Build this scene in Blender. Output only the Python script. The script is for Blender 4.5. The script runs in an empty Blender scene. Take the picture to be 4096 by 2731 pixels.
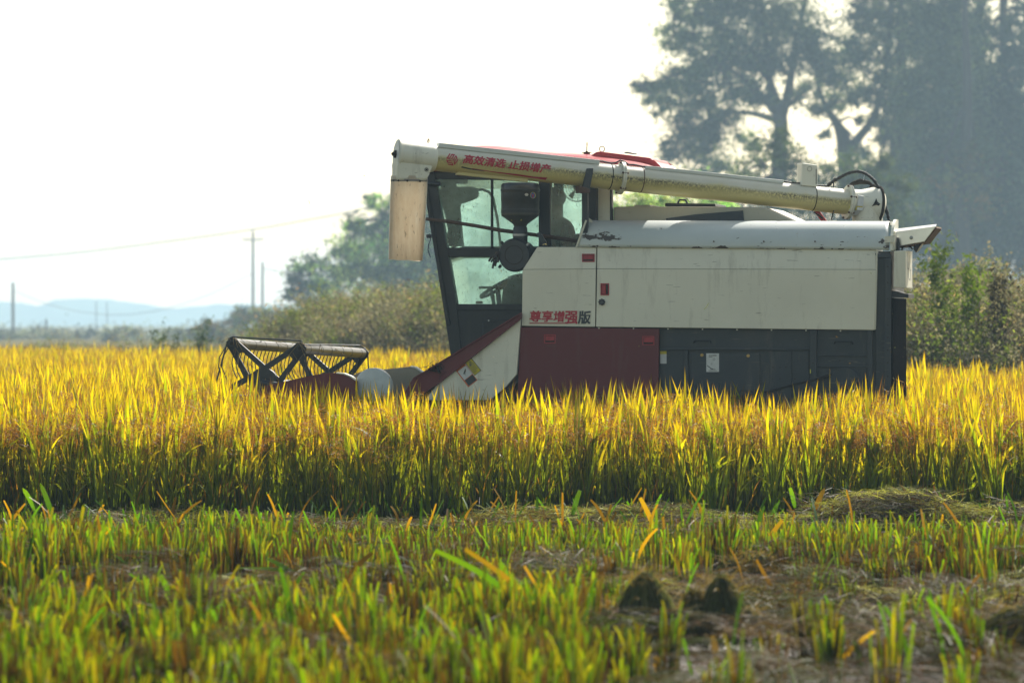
import bpy, bmesh, math, random
import numpy as np
from mathutils import Vector, Matrix, noise

R = math.radians
rng = np.random.default_rng(7)
random.seed(7)
scene = bpy.context.scene
COL = scene.collection

# ------------------------------------------------------------------ camera
F = 15600.0                  # focal length in photo pixels (4096 wide)
DS = F / 20800.0
CX, CY, HOR = 2048.0, 1365.5, 1290.0
CAM_H = 1.45
PITCH = math.atan((CY - HOR) / F)
cam_d = bpy.data.cameras.new('camera')
cam_d.sensor_width = 36.0
cam_d.lens = 36.0 * F / 4096.0
cam_d.clip_start = 0.5
cam_d.clip_end = 4000.0
cam_d.dof.use_dof = True
cam_d.dof.focus_distance = 29.7
cam_d.dof.aperture_fstop = 3.6
cam_o = bpy.data.objects.new('camera', cam_d)
COL.objects.link(cam_o)
cam_o.location = (0, 0, CAM_H)
cam_o.rotation_euler = (R(90) - PITCH, 0, 0)
scene.camera = cam_o

# ------------------------------------------------------------------ light
SUN_AZ, SUN_EL = R(27), R(43)         # azimuth clockwise from +Y (the view direction)
world = bpy.data.worlds.new('World')
scene.world = world
world.use_nodes = True
wn = world.node_tree
bg = wn.nodes['Background']
sky = wn.nodes.new('ShaderNodeTexSky')
sky.sky_type = 'NISHITA'
sky.sun_disc = False
sky.sun_elevation = SUN_EL
sky.sun_rotation = SUN_AZ
sky.air_density = 1.0
sky.dust_density = 1.6
sky.ozone_density = 1.0
warm = wn.nodes.new('ShaderNodeMix'); warm.data_type = 'RGBA'; warm.blend_type = 'MULTIPLY'
warm.inputs[0].default_value = 1.0; warm.inputs[7].default_value = (1.15, 1.0, 0.76, 1)   # dusty air takes some blue out of the sky
wn.links.new(sky.outputs[0], warm.inputs[6]); wn.links.new(warm.outputs[2], bg.inputs[0])
bg.inputs[1].default_value = 0.115
sun_d = bpy.data.lights.new('sun', 'SUN')
sun_d.energy = 5.0
sun_d.angle = R(0.5)
sun_d.color = (1.0, 0.955, 0.88)
sun_o = bpy.data.objects.new('sun', sun_d)
COL.objects.link(sun_o)
to_sun = Vector((math.sin(SUN_AZ) * math.cos(SUN_EL), math.cos(SUN_AZ) * math.cos(SUN_EL), math.sin(SUN_EL)))
sun_o.rotation_euler = to_sun.to_track_quat('Z', 'Y').to_euler()
scene.view_settings.view_transform = 'Standard'
scene.view_settings.look = 'None'
scene.view_settings.exposure = 0.88
scene.view_settings.gamma = 1.0
try:
    scene.cycles.use_denoising = True
    scene.cycles.denoiser = 'OPENIMAGEDENOISE'
    scene.cycles.max_bounces = 8
    scene.cycles.diffuse_bounces = 3
    scene.cycles.glossy_bounces = 2
    scene.cycles.transmission_bounces = 4
    scene.cycles.transparent_max_bounces = 16
    scene.cycles.volume_bounces = 1
    scene.cycles.caustics_reflective = False
    scene.cycles.caustics_refractive = False
    scene.cycles.sample_clamp_indirect = 6.0
except Exception:
    pass

# ------------------------------------------------------------------ pixel -> place helpers
CP, SP = math.cos(PITCH), math.sin(PITCH)
CAMV = Vector((0, 0, CAM_H))
def ray(u, v):
    x, z = (u - CX) / F, -(v - CY) / F
    return Vector((x, CP + z * SP, -SP + z * CP))
def wp(u, v, d):
    r = ray(u, v)
    return CAMV + r * (d / r.y)

# ------------------------------------------------------------------ object helpers
def tag(o, label=None, cat=None, group=None, kind=None):
    if label: o['label'] = label
    if cat: o['category'] = cat
    if group: o['group'] = group
    if kind: o['kind'] = kind
    return o
def empty(name, loc=(0, 0, 0), rz=0.0, label=None, cat=None, group=None):
    o = bpy.data.objects.new(name, None)
    o.empty_display_size = 0.2
    o.location = loc
    o.rotation_euler = (0, 0, rz)
    COL.objects.link(o)
    return tag(o, label, cat, group)
def link_mesh(name, me, mat=None, parent=None, link=True):
    o = bpy.data.objects.new(name, me)
    if mat is not None:
        for m in (mat if isinstance(mat, (list, tuple)) else [mat]):
            me.materials.append(m)
    if link: COL.objects.link(o)
    if parent is not None: o.parent = parent
    return o
def np_mesh(name, V, Fq, mats=None, cols=None, smooth=False):
    """V n x 3, Fq m x k, cols n x 4 -> mesh"""
    V = np.asarray(V, dtype=np.float32); Fq = np.asarray(Fq, dtype=np.int32)
    me = bpy.data.meshes.new(name)
    me.vertices.add(len(V)); me.vertices.foreach_set('co', V.ravel())
    k = Fq.shape[1]
    me.loops.add(Fq.size); me.loops.foreach_set('vertex_index', Fq.ravel())
    me.polygons.add(len(Fq))
    me.polygons.foreach_set('loop_start', np.arange(0, Fq.size, k, dtype=np.int32))
    if smooth:
        me.polygons.foreach_set('use_smooth', np.ones(len(Fq), dtype=bool))
    if cols is not None:
        a = me.color_attributes.new('Col', 'FLOAT_COLOR', 'POINT')
        a.data.foreach_set('color', np.asarray(cols, dtype=np.float32).ravel())
    if mats is not None:
        me.polygons.foreach_set('material_index', np.asarray(mats, dtype=np.int32))
    me.update(calc_edges=True)
    return me

class MB:
    def __init__(self): self.bm = bmesh.new()
    def prism(self, pts, ext, bevel=0.0):
        """closed polygon pts (Vectors) extruded by vector ext"""
        bm = self.bm
        a = [bm.verts.new(p) for p in pts]
        b = [bm.verts.new(Vector(p) + Vector(ext)) for p in pts]
        n = len(pts); fs = [bm.faces.new(a), bm.faces.new(b[::-1])]
        for i in range(n):
            fs.append(bm.faces.new((a[i], b[i], b[(i + 1) % n], a[(i + 1) % n])))
        if bevel:
            es = list({e for f in fs for e in f.edges})
            bmesh.ops.bevel(bm, geom=es, offset=bevel, segments=2, profile=0.5, affect='EDGES', clamp_overlap=True)
        return self
    def box(self, c, s, bevel=0.0, M=None):
        c = Vector(c); hx, hy, hz = s[0] / 2, s[1] / 2, s[2] / 2
        pts = [Vector((-hx, -hy, -hz)), Vector((hx, -hy, -hz)), Vector((hx, -hy, hz)), Vector((-hx, -hy, hz))]
        ext = Vector((0, 2 * hy, 0))
        if M is not None:
            M3 = M.to_3x3()
            pts = [M3 @ p + c for p in pts]; ext = M3 @ ext
        else:
            pts = [p + c for p in pts]
        return self.prism(pts, ext, bevel)
    def tube(self, path, r, n=10, cap=True, ry=None):
        bm = self.bm
        P = [Vector(p) for p in path]; rs = r if isinstance(r, (list, tuple)) else [r] * len(P)
        prev = None; up = Vector((0, 0, 1)); rings = []
        for i, p in enumerate(P):
            t = (P[min(i + 1, len(P) - 1)] - P[max(i - 1, 0)]).normalized()
            if prev is None:
                a = t.cross(up)
                if a.length < 1e-3: a = t.cross(Vector((0, 1, 0)))
                a.normalize()
            else:
                a = (prev - t * prev.dot(t)).normalized()
            prev = a; b = t.cross(a)
            rings.append([bm.verts.new(p + (a * math.cos(2 * math.pi * k / n) + b * math.sin(2 * math.pi * k / n)) * rs[i]) for k in range(n)])
        for i in range(len(rings) - 1):
            for k in range(n):
                f = bm.faces.new((rings[i][k], rings[i][(k + 1) % n], rings[i + 1][(k + 1) % n], rings[i + 1][k])); f.smooth = True
        if cap:
            bm.faces.new(rings[0][::-1]); bm.faces.new(rings[-1])
        return self
    def lathe(self, o, axis, prof, n=28, cap=True):
        """prof: list of (distance along axis, radius)"""
        bm = self.bm; o = Vector(o); ax = Vector(axis).normalized()
        a = ax.cross(Vector((0, 0, 1)))
        if a.length < 1e-3: a = Vector((1, 0, 0))
        a.normalize(); b = ax.cross(a); rings = []
        for (t, r) in prof:
            rings.append([bm.verts.new(o + ax * t + (a * math.cos(2 * math.pi * k / n) + b * math.sin(2 * math.pi * k / n)) * max(r, 1e-4)) for k in range(n)])
        for i in range(len(rings) - 1):
            sm = True
            for k in range(n):
                f = bm.faces.new((rings[i][k], rings[i][(k + 1) % n], rings[i + 1][(k + 1) % n], rings[i + 1][k])); f.smooth = sm
        if cap:
            bm.faces.new(rings[0][::-1]); bm.faces.new(rings[-1])
        return self
    def torus(self, o, axis, R_, r, n=28, m=8):
        ax = Vector(axis).normalized(); a = ax.cross(Vector((0, 0, 1)))
        if a.length < 1e-3: a = Vector((1, 0, 0))
        a.normalize(); b = ax.cross(a); rings = []
        for k in range(n):
            d = a * math.cos(2 * math.pi * k / n) + b * math.sin(2 * math.pi * k / n)
            rings.append([self.bm.verts.new(Vector(o) + d * (R_ + r * math.cos(2 * math.pi * j / m)) + ax * r * math.sin(2 * math.pi * j / m)) for j in range(m)])
        for k in range(n):
            for j in range(m):
                f = self.bm.faces.new((rings[k][j], rings[k][(j + 1) % m], rings[(k + 1) % n][(j + 1) % m], rings[(k + 1) % n][j])); f.smooth = True
        return self
    def build(self, name, mat, parent=None, sharp=35):
        bmesh.ops.recalc_face_normals(self.bm, faces=self.bm.faces[:])
        me = bpy.data.meshes.new(name)
        for e in self.bm.edges:
            if len(e.link_faces) == 2 and e.calc_face_angle(0) > R(sharp): e.smooth = False
        self.bm.to_mesh(me); self.bm.free()
        return link_mesh(name, me, mat, parent)

# ------------------------------------------------------------------ materials
def new_mat(name):
    m = bpy.data.materials.new(name); m.use_nodes = True
    nt = m.node_tree; nt.nodes.clear()
    out = nt.nodes.new('ShaderNodeOutputMaterial')
    return m, nt, out
def N(nt, t, **kw):
    n = nt.nodes.new(t)
    for k, v in kw.items(): setattr(n, k, v)
    return n
def rgba(c): return (c[0], c[1], c[2], 1.0)
def noise_tex(nt, scale, detail=4.0, rough=0.6, vec=None, stretch=None):
    tc = N(nt, 'ShaderNodeTexCoord')
    src = tc.outputs['Object']
    if stretch:
        mp = N(nt, 'ShaderNodeMapping'); mp.inputs['Scale'].default_value = stretch
        nt.links.new(src, mp.inputs['Vector']); src = mp.outputs[0]
    t = N(nt, 'ShaderNodeTexNoise'); t.inputs['Scale'].default_value = scale
    t.inputs['Detail'].default_value = detail; t.inputs['Roughness'].default_value = rough
    nt.links.new(src, t.inputs['Vector'])
    return t.outputs['Fac']
def ramp(nt, fac, stops):
    r = N(nt, 'ShaderNodeValToRGB'); e = r.color_ramp.elements
    while len(e) < len(stops): e.new(0.5)
    for i, (p, c) in enumerate(stops):
        e[i].position = p; e[i].color = rgba(c) if len(c) == 3 else c
    nt.links.new(fac, r.inputs[0]); return r.outputs[0]
def mix(nt, fac, a, b):
    m = N(nt, 'ShaderNodeMix', data_type='RGBA')
    if isinstance(fac, float): m.inputs[0].default_value = fac
    else: nt.links.new(fac, m.inputs[0])
    for s, v in ((6, a), (7, b)):
        if isinstance(v, tuple): m.inputs[s].default_value = rgba(v)
        else: nt.links.new(v, m.inputs[s])
    return m.outputs[2]
def math_n(nt, op, a, b=None):
    m = N(nt, 'ShaderNodeMath', operation=op)
    for i, v in enumerate((a, b)):
        if v is None: continue
        if isinstance(v, (int, float)): m.inputs[i].default_value = v
        else: nt.links.new(v, m.inputs[i])
    return m.outputs[0]

def paint(name, col, dirt=(0.16, 0.13, 0.09), amount=0.5, rough=0.45, metal=0.0, spots=0.0, streak=True, scale=1.0, spec=0.4, bump=0.0):
    """painted sheet metal with blotchy dust, fine grime, chips and scratches"""
    m, nt, out = new_mat(name)
    p = N(nt, 'ShaderNodeBsdfPrincipled')
    c = col
    big = noise_tex(nt, 1.6 * scale, 5, 0.62)
    f = ramp(nt, big, [(0.38, (0, 0, 0)), (0.75, (1, 1, 1))])
    light = tuple(min(1, x * 0.86 + d * 0.14) for x, d in zip(col, dirt))
    c = mix(nt, f, col, light)
    if streak:
        st = noise_tex(nt, 9 * scale, 6, 0.7, stretch=(1.0, 1.0, 0.16))
        f2 = ramp(nt, st, [(0.55, (0, 0, 0)), (0.78, (amount * 0.45,) * 3)])
        c = mix(nt, f2, c, dirt)
    fine = noise_tex(nt, 120 * scale, 3, 0.7)
    f3 = ramp(nt, fine, [(0.66, (0, 0, 0)), (0.74, (amount * 0.8,) * 3)])
    c = mix(nt, f3, c, tuple(d * 0.6 for d in dirt))
    sc = noise_tex(nt, 60 * scale, 2, 0.5, stretch=(0.12, 1.0, 1.0))
    f4 = ramp(nt, sc, [(0.69, (0, 0, 0)), (0.72, (amount * 0.45,) * 3)])
    c = mix(nt, f4, c, tuple(d * 0.7 for d in dirt))
    if spots:
        sp = noise_tex(nt, 14 * scale, 5, 0.6)
        f5 = ramp(nt, sp, [(0.70 - 0.1 * spots, (0, 0, 0)), (0.72 - 0.1 * spots, (1, 1, 1))])
        c = mix(nt, f5, c, (0.045, 0.038, 0.03))
    nt.links.new(c, p.inputs['Base Color'])
    rr = ramp(nt, big, [(0.3, (rough - 0.08,) * 3), (0.8, (min(1, rough + 0.2),) * 3)])
    nt.links.new(rr, p.inputs['Roughness'])
    p.inputs['Metallic'].default_value = metal
    p.inputs['Specular IOR Level'].default_value = spec
    wob = noise_tex(nt, 2.2, 2, 0.5)
    b = N(nt, 'ShaderNodeBump'); b.inputs['Strength'].default_value = 0.06 + bump; b.inputs['Distance'].default_value = 0.03
    nt.links.new(wob, b.inputs['Height']); nt.links.new(b.outputs[0], p.inputs['Normal'])
    nt.links.new(p.outputs[0], out.inputs[0])
    return m

def plain(name, col, rough=0.5, metal=0.0, spec=0.4, var=0.25, scale=20):
    m, nt, out = new_mat(name)
    p = N(nt, 'ShaderNodeBsdfPrincipled')
    n = noise_tex(nt, scale, 4, 0.65)
    c = ramp(nt, n, [(0.3, tuple(x * (1 - var) for x in col)), (0.75, tuple(min(1, x * (1 + var) + 0.004) for x in col))])
    nt.links.new(c, p.inputs['Base Color'])
    p.inputs['Roughness'].default_value = rough; p.inputs['Metallic'].default_value = metal
    p.inputs['Specular IOR Level'].default_value = spec
    nt.links.new(p.outputs[0], out.inputs[0])
    return m

def leaf_mat(name, trans=0.55, hue_var=0.12, gloss=0.12, tboost=(1.5, 1.35, 0.6), base=None, val_var=0.35):
    """thin leaf: vertex colour 'Col' as pigment, part reflected and part transmitted"""
    m, nt, out = new_mat(name)
    if base is None:
        a = N(nt, 'ShaderNodeVertexColor', layer_name='Col'); c = a.outputs[0]
    else:
        r0 = N(nt, 'ShaderNodeRGB'); r0.outputs[0].default_value = rgba(base); c = r0.outputs[0]
    oi = N(nt, 'ShaderNodeObjectInfo')
    hs = N(nt, 'ShaderNodeHueSaturation')
    mr = N(nt, 'ShaderNodeMapRange'); mr.inputs[3].default_value = 0.5 - hue_var / 4; mr.inputs[4].default_value = 0.5 + hue_var / 4
    nt.links.new(oi.outputs['Random'], mr.inputs[0]); nt.links.new(mr.outputs[0], hs.inputs['Hue'])
    mv = N(nt, 'ShaderNodeMapRange'); mv.inputs[3].default_value = 1 - val_var; mv.inputs[4].default_value = 1 + val_var
    w = N(nt, 'ShaderNodeMath', operation='FRACT'); w2 = math_n(nt, 'MULTIPLY', oi.outputs['Random'], 17.31)
    nt.links.new(w2, w.inputs[0]); nt.links.new(w.outputs[0], mv.inputs[0]); nt.links.new(mv.outputs[0], hs.inputs['Value'])
    nt.links.new(c, hs.inputs['Color'])
    d = N(nt, 'ShaderNodeBsdfDiffuse'); nt.links.new(hs.outputs[0], d.inputs[0])
    tb = mix(nt, 1.0, (0, 0, 0), (0, 0, 0)).node
    tb.blend_type = 'MULTIPLY'; tb.inputs[0].default_value = 1.0
    nt.links.new(hs.outputs[0], tb.inputs[6]); tb.inputs[7].default_value = rgba(tboost)
    t = N(nt, 'ShaderNodeBsdfTranslucent'); nt.links.new(tb.outputs[2], t.inputs[0])
    ms = N(nt, 'ShaderNodeMixShader'); ms.inputs[0].default_value = trans
    nt.links.new(d.outputs[0], ms.inputs[1]); nt.links.new(t.outputs[0], ms.inputs[2])
    g = N(nt, 'ShaderNodeBsdfGlossy'); g.inputs['Roughness'].default_value = 0.55; g.inputs[0].default_value = (1, 1, 1, 1)
    fr = N(nt, 'ShaderNodeFresnel'); fr.inputs[0].default_value = 1.4
    gm = math_n(nt, 'MULTIPLY', fr.outputs[0], gloss * 5)
    m2 = N(nt, 'ShaderNodeMixShader'); nt.links.new(gm, m2.inputs[0])
    nt.links.new(ms.outputs[0], m2.inputs[1]); nt.links.new(g.outputs[0], m2.inputs[2])
    nt.links.new(m2.outputs[0], out.inputs[0])
    return m

M = {}
M['cream'] = paint('cream_paint', (0.72, 0.70, 0.575), amount=1.0)
M['cream_top'] = paint('pale_grey_paint', (0.60, 0.62, 0.57), amount=0.5, spots=0.0)
M['auger'] = None
M['red_dark'] = paint('maroon_paint', (0.115, 0.011, 0.015), dirt=(0.13, 0.08, 0.07), amount=0.6, rough=0.5)
M['red'] = paint('red_paint', (0.36, 0.022, 0.035), dirt=(0.3, 0.12, 0.1), amount=0.3, rough=0.3)
M['handle_red'] = plain('red_plastic', (0.33, 0.02, 0.03), 0.4)
M['dark'] = paint('slate_paint', (0.017, 0.027, 0.038), dirt=(0.30, 0.26, 0.17), amount=0.50, rough=0.5)
M['cabframe'] = paint('black_frame_paint', (0.010, 0.015, 0.021), dirt=(0.15, 0.13, 0.09), amount=0.28, rough=0.5)
M['black'] = plain('black_plastic', (0.012, 0.016, 0.022), 0.42, spec=0.5)
M['rubber'] = plain('black_rubber', (0.014, 0.015, 0.016), 0.6)
M['steel'] = plain('worn_steel', (0.30, 0.31, 0.31), 0.35, metal=0.9)
M['stainless'] = plain('stainless_sheet', (0.62, 0.62, 0.60), 0.28, metal=1.0, var=0.12, scale=6)
M['rust'] = plain('rusty_steel', (0.10, 0.055, 0.035), 0.8)
M['reel_steel'] = plain('reel_tube_steel', (0.040, 0.040, 0.038), 0.33, metal=0.0, scale=9)
M['reel_dark'] = plain('reel_arm_paint', (0.020, 0.025, 0.030), 0.5)
M['white'] = plain('white_plate', (0.46, 0.50, 0.50), 0.4, var=0.1)
M['beige'] = paint('beige_tank_paint', (0.40, 0.37, 0.28), amount=0.8)
M['grime'] = plain('mud_and_hole_shade', (0.035, 0.030, 0.025), 0.9, spec=0.1)  # mud, and dark pieces standing for the shade in holes, grooves and recesses
M['wood'] = plain('weathered_wood', (0.07, 0.042, 0.028), 0.75, scale=30)
M['txt_red'] = plain('red_vinyl', (0.40, 0.012, 0.03), 0.4, var=0.12)
M['txt_dark'] = plain('charcoal_vinyl', (0.025, 0.032, 0.04), 0.4, var=0.1)
M['yellow'] = plain('yellow_vinyl', (0.55, 0.46, 0.02), 0.45, var=0.1)
M['orange'] = plain('orange_vinyl', (0.55, 0.12, 0.03), 0.45, var=0.1)
M['label'] = plain('white_vinyl', (0.55, 0.56, 0.55), 0.4, var=0.12)
M['blue'] = plain('blue_vinyl', (0.03, 0.14, 0.36), 0.4)
M['cloth'] = plain('grey_green_cotton', (0.055, 0.06, 0.055), 0.9)
M['skin'] = plain('skin', (0.28, 0.15, 0.10), 0.55)
M['hair'] = plain('black_hair', (0.010, 0.009, 0.009), 0.5)
M['glove'] = plain('dirty_knit_glove', (0.040, 0.033, 0.032), 0.95, scale=60)
M['seat'] = plain('seat_vinyl', (0.03, 0.035, 0.035), 0.6)
M['trim'] = plain('cab_trim_grey', (0.10, 0.11, 0.11), 0.6)
M['concrete'] = plain('grey_concrete', (0.26, 0.26, 0.27), 0.85)
M['wire'] = plain('wire_grey', (0.25, 0.25, 0.26), 0.6)

def glass_mat(name, dust=0.30):
    """greenish cab glass covered in pale dust and specks of chaff"""
    m, nt, out = new_mat(name)
    tr = N(nt, 'ShaderNodeBsdfTransparent'); tr.inputs[0].default_value = (0.72, 0.90, 0.85, 1)
    d = N(nt, 'ShaderNodeBsdfTranslucent'); d.inputs[0].default_value = (0.44, 0.62, 0.57, 1)
    df = N(nt, 'ShaderNodeBsdfDiffuse'); df.inputs[0].default_value = (0.34, 0.42, 0.38, 1)
    md = N(nt, 'ShaderNodeMixShader'); md.inputs[0].default_value = 0.25
    nt.links.new(d.outputs[0], md.inputs[1]); nt.links.new(df.outputs[0], md.inputs[2])
    n1 = noise_tex(nt, 3.0, 5, 0.65)
    f = ramp(nt, n1, [(0.32, (dust * 0.6,) * 3), (0.70, (min(0.95, dust * 1.5),) * 3)])
    ms = N(nt, 'ShaderNodeMixShader'); nt.links.new(f, ms.inputs[0])
    nt.links.new(tr.outputs[0], ms.inputs[1]); nt.links.new(md.outputs[0], ms.inputs[2])
    n2 = noise_tex(nt, 85.0, 2, 0.5, stretch=(1.0, 1.0, 0.45))
    f2 = ramp(nt, n2, [(0.65, (0, 0, 0)), (0.69, (0.8, 0.8, 0.8))])
    sp = N(nt, 'ShaderNodeBsdfDiffuse'); sp.inputs[0].default_value = (0.07, 0.075, 0.06, 1)
    m3 = N(nt, 'ShaderNodeMixShader'); nt.links.new(f2, m3.inputs[0])
    nt.links.new(ms.outputs[0], m3.inputs[1]); nt.links.new(sp.outputs[0], m3.inputs[2])
    g = N(nt, 'ShaderNodeBsdfGlossy'); g.inputs['Roughness'].default_value = 0.08
    fr = N(nt, 'ShaderNodeFresnel'); fr.inputs[0].default_value = 1.35
    m4 = N(nt, 'ShaderNodeMixShader'); nt.links.new(fr.outputs[0], m4.inputs[0])
    nt.links.new(m3.outputs[0], m4.inputs[1]); nt.links.new(g.outputs[0], m4.inputs[2])
    nt.links.new(m4.outputs[0], out.inputs[0])
    return m
M['glass'] = glass_mat('dusty_green_glass', 0.42)
M['glass_far'] = glass_mat('far_side_glass', 0.68)

def spout_mat():
    """milky plastic sleeve, with brown dirt streaks, heavier low down to paint in the dimmer light there"""
    m, nt, out = new_mat('translucent_spout_plastic')
    n1 = noise_tex(nt, 5.0, 6, 0.7, stretch=(1, 1, 0.35))
    c = ramp(nt, n1, [(0.30, (0.74, 0.60, 0.42)), (0.55, (0.92, 0.83, 0.67)), (0.75, (0.97, 0.93, 0.84))])
    tc = N(nt, 'ShaderNodeTexCoord'); sx = N(nt, 'ShaderNodeSeparateXYZ'); nt.links.new(tc.outputs['Object'], sx.inputs[0])
    low = N(nt, 'ShaderNodeMapRange'); low.inputs[1].default_value = -0.30; low.inputs[2].default_value = -0.80  # light fall-off painted in: streaks strengthen from bright top to dimmer foot
    nt.links.new(sx.outputs[2], low.inputs[0])
    st = noise_tex(nt, 9.0, 5, 0.7, stretch=(1, 1, 0.12))
    f1 = math_n(nt, 'MULTIPLY', ramp(nt, st, [(0.40, (0, 0, 0)), (0.66, (0.9,) * 3)]), math_n(nt, 'ADD', low.outputs[0], 0.25))
    c = mix(nt, f1, c, (0.58, 0.43, 0.27))
    n2 = noise_tex(nt, 60.0, 3, 0.6, stretch=(1, 1, 0.3))
    f2 = ramp(nt, n2, [(0.62, (0, 0, 0)), (0.72, (0.6,) * 3)])
    c = mix(nt, f2, c, (0.14, 0.09, 0.05))
    d = N(nt, 'ShaderNodeBsdfDiffuse'); t = N(nt, 'ShaderNodeBsdfTranslucent')
    nt.links.new(c, d.inputs[0]); nt.links.new(c, t.inputs[0])
    ms = N(nt, 'ShaderNodeMixShader'); ms.inputs[0].default_value = 0.66
    nt.links.new(d.outputs[0], ms.inputs[1]); nt.links.new(t.outputs[0], ms.inputs[2])
    g = N(nt, 'ShaderNodeBsdfGlossy'); g.inputs['Roughness'].default_value = 0.3
    fr = N(nt, 'ShaderNodeFresnel'); fr.inputs[0].default_value = 1.4
    m2 = N(nt, 'ShaderNodeMixShader'); nt.links.new(fr.outputs[0], m2.inputs[0]); nt.links.new(ms.outputs[0], m2.inputs[1]); nt.links.new(g.outputs[0], m2.inputs[2])
    nt.links.new(m2.outputs[0], out.inputs[0])
    return m
M['spout'] = spout_mat()

def auger_mat():
    """cream tube: greasy dark line of grime low on the near side, yellow lower half, cream upper half (attributes ang, len)"""
    m, nt, out = new_mat('cream_auger_paint')
    p = N(nt, 'ShaderNodeBsdfPrincipled')
    ang = N(nt, 'ShaderNodeAttribute', attribute_name='ang').outputs['Fac']
    ln = N(nt, 'ShaderNodeAttribute', attribute_name='len').outputs['Fac']
    cv = N(nt, 'ShaderNodeCombineXYZ'); nt.links.new(ln, cv.inputs[0]); nt.links.new(ang, cv.inputs[1])
    def nz(scale, sx, sy, det=5, ro=0.65):
        mp = N(nt, 'ShaderNodeMapping'); mp.inputs['Scale'].default_value = (sx, sy, 1)
        nt.links.new(cv.outputs[0], mp.inputs[0])
        t = N(nt, 'ShaderNodeTexNoise'); t.inputs['Scale'].default_value = scale; t.inputs['Detail'].default_value = det; t.inputs['Roughness'].default_value = ro
        nt.links.new(mp.outputs[0], t.inputs['Vector']); return t.outputs['Fac']
    c = ramp(nt, nz(3, 1, 0.6), [(0.3, (0.56, 0.53, 0.41)), (0.7, (0.64, 0.61, 0.50))])
    # yellow lower half, cream upper half
    wob = math_n(nt, 'MULTIPLY', math_n(nt, 'SUBTRACT', nz(2.2, 1, 0.0), 0.5), 0.35)
    a2 = math_n(nt, 'ADD', ang, wob)
    fy = ramp(nt, a2, [(0.40, (0, 0, 0)), (0.50, (1.0,) * 3)])
    c = mix(nt, fy, c, (0.58, 0.50, 0.21))
    # grime line
    band = ramp(nt, math_n(nt, 'ADD', ang, math_n(nt, 'MULTIPLY', math_n(nt, 'SUBTRACT', nz(1.3, 1, 0), 0.5), 0.16)),
                [(0.42, (0, 0, 0)), (0.505, (1, 1, 1)), (0.52, (0.75,) * 3), (0.68, (0, 0, 0))])
    gr = ramp(nt, nz(16, 4.0, 0.9, 4, 0.75), [(0.42, (0, 0, 0)), (0.52, (1, 1, 1))])
    lenmask = ramp(nt, nz(0.9, 1, 0, 3), [(0.36, (0.35,) * 3), (0.55, (1, 1, 1))])
    g = math_n(nt, 'MULTIPLY', math_n(nt, 'MULTIPLY', band, gr), lenmask)
    c = mix(nt, g, c, (0.05, 0.045, 0.035))
    f3 = ramp(nt, nz(90, 1, 0.8, 3), [(0.66, (0, 0, 0)), (0.74, (0.6,) * 3)])
    c = mix(nt, f3, c, (0.10, 0.09, 0.065))
    nt.links.new(c, p.inputs['Base Color'])
    p.inputs['Roughness'].default_value = 0.36; p.inputs['Specular IOR Level'].default_value = 0.5
    nt.links.new(p.outputs[0], out.inputs[0])
    return m
M['auger'] = auger_mat()

def cover_mat():
    """pale cover with caked mud splashes at its front end and lower edge"""
    m, nt, out = new_mat('muddy_pale_cover_paint')
    p = N(nt, 'ShaderNodeBsdfPrincipled')
    tc = N(nt, 'ShaderNodeTexCoord'); sx = N(nt, 'ShaderNodeSeparateXYZ'); nt.links.new(tc.outputs['Object'], sx.inputs[0])
    big = noise_tex(nt, 1.8, 5, 0.6)
    c = ramp(nt, big, [(0.3, (0.46, 0.50, 0.475)), (0.7, (0.56, 0.59, 0.555))])
    st = noise_tex(nt, 22, 3, 0.6, stretch=(1, 1, 0.12))
    c = mix(nt, ramp(nt, st, [(0.68, (0, 0, 0)), (0.76, (0.35,) * 3)]), c, (0.36, 0.27, 0.17))
    sc = noise_tex(nt, 30, 3, 0.6, stretch=(0.5, 1, 0.5))
    c = mix(nt, ramp(nt, sc, [(0.70, (0, 0, 0)), (0.72, (0.8,) * 3)]), c, (0.12, 0.10, 0.08))
    mud = noise_tex(nt, 13, 6, 0.66, stretch=(0.75, 1, 1.4))
    # attribute 'mud' marks where mud was thrown
    at = N(nt, 'ShaderNodeAttribute', attribute_name='mud').outputs['Fac']
    thr = math_n(nt, 'ADD', mud, math_n(nt, 'MULTIPLY', at, 0.255))
    f = ramp(nt, thr, [(0.70, (0, 0, 0)), (0.715, (1, 1, 1))])
    c = mix(nt, f, c, (0.065, 0.052, 0.040))
    nt.links.new(c, p.inputs['Base Color']); p.inputs['Roughness'].default_value = 0.40
    b = N(nt, 'ShaderNodeBump'); b.inputs['Strength'].default_value = 0.5; b.inputs['Distance'].default_value = 0.006
    nt.links.new(f, b.inputs['Height']); nt.links.new(b.outputs[0], p.inputs['Normal'])
    nt.links.new(p.outputs[0], out.inputs[0])
    return m
M['cover'] = cover_mat()

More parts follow.
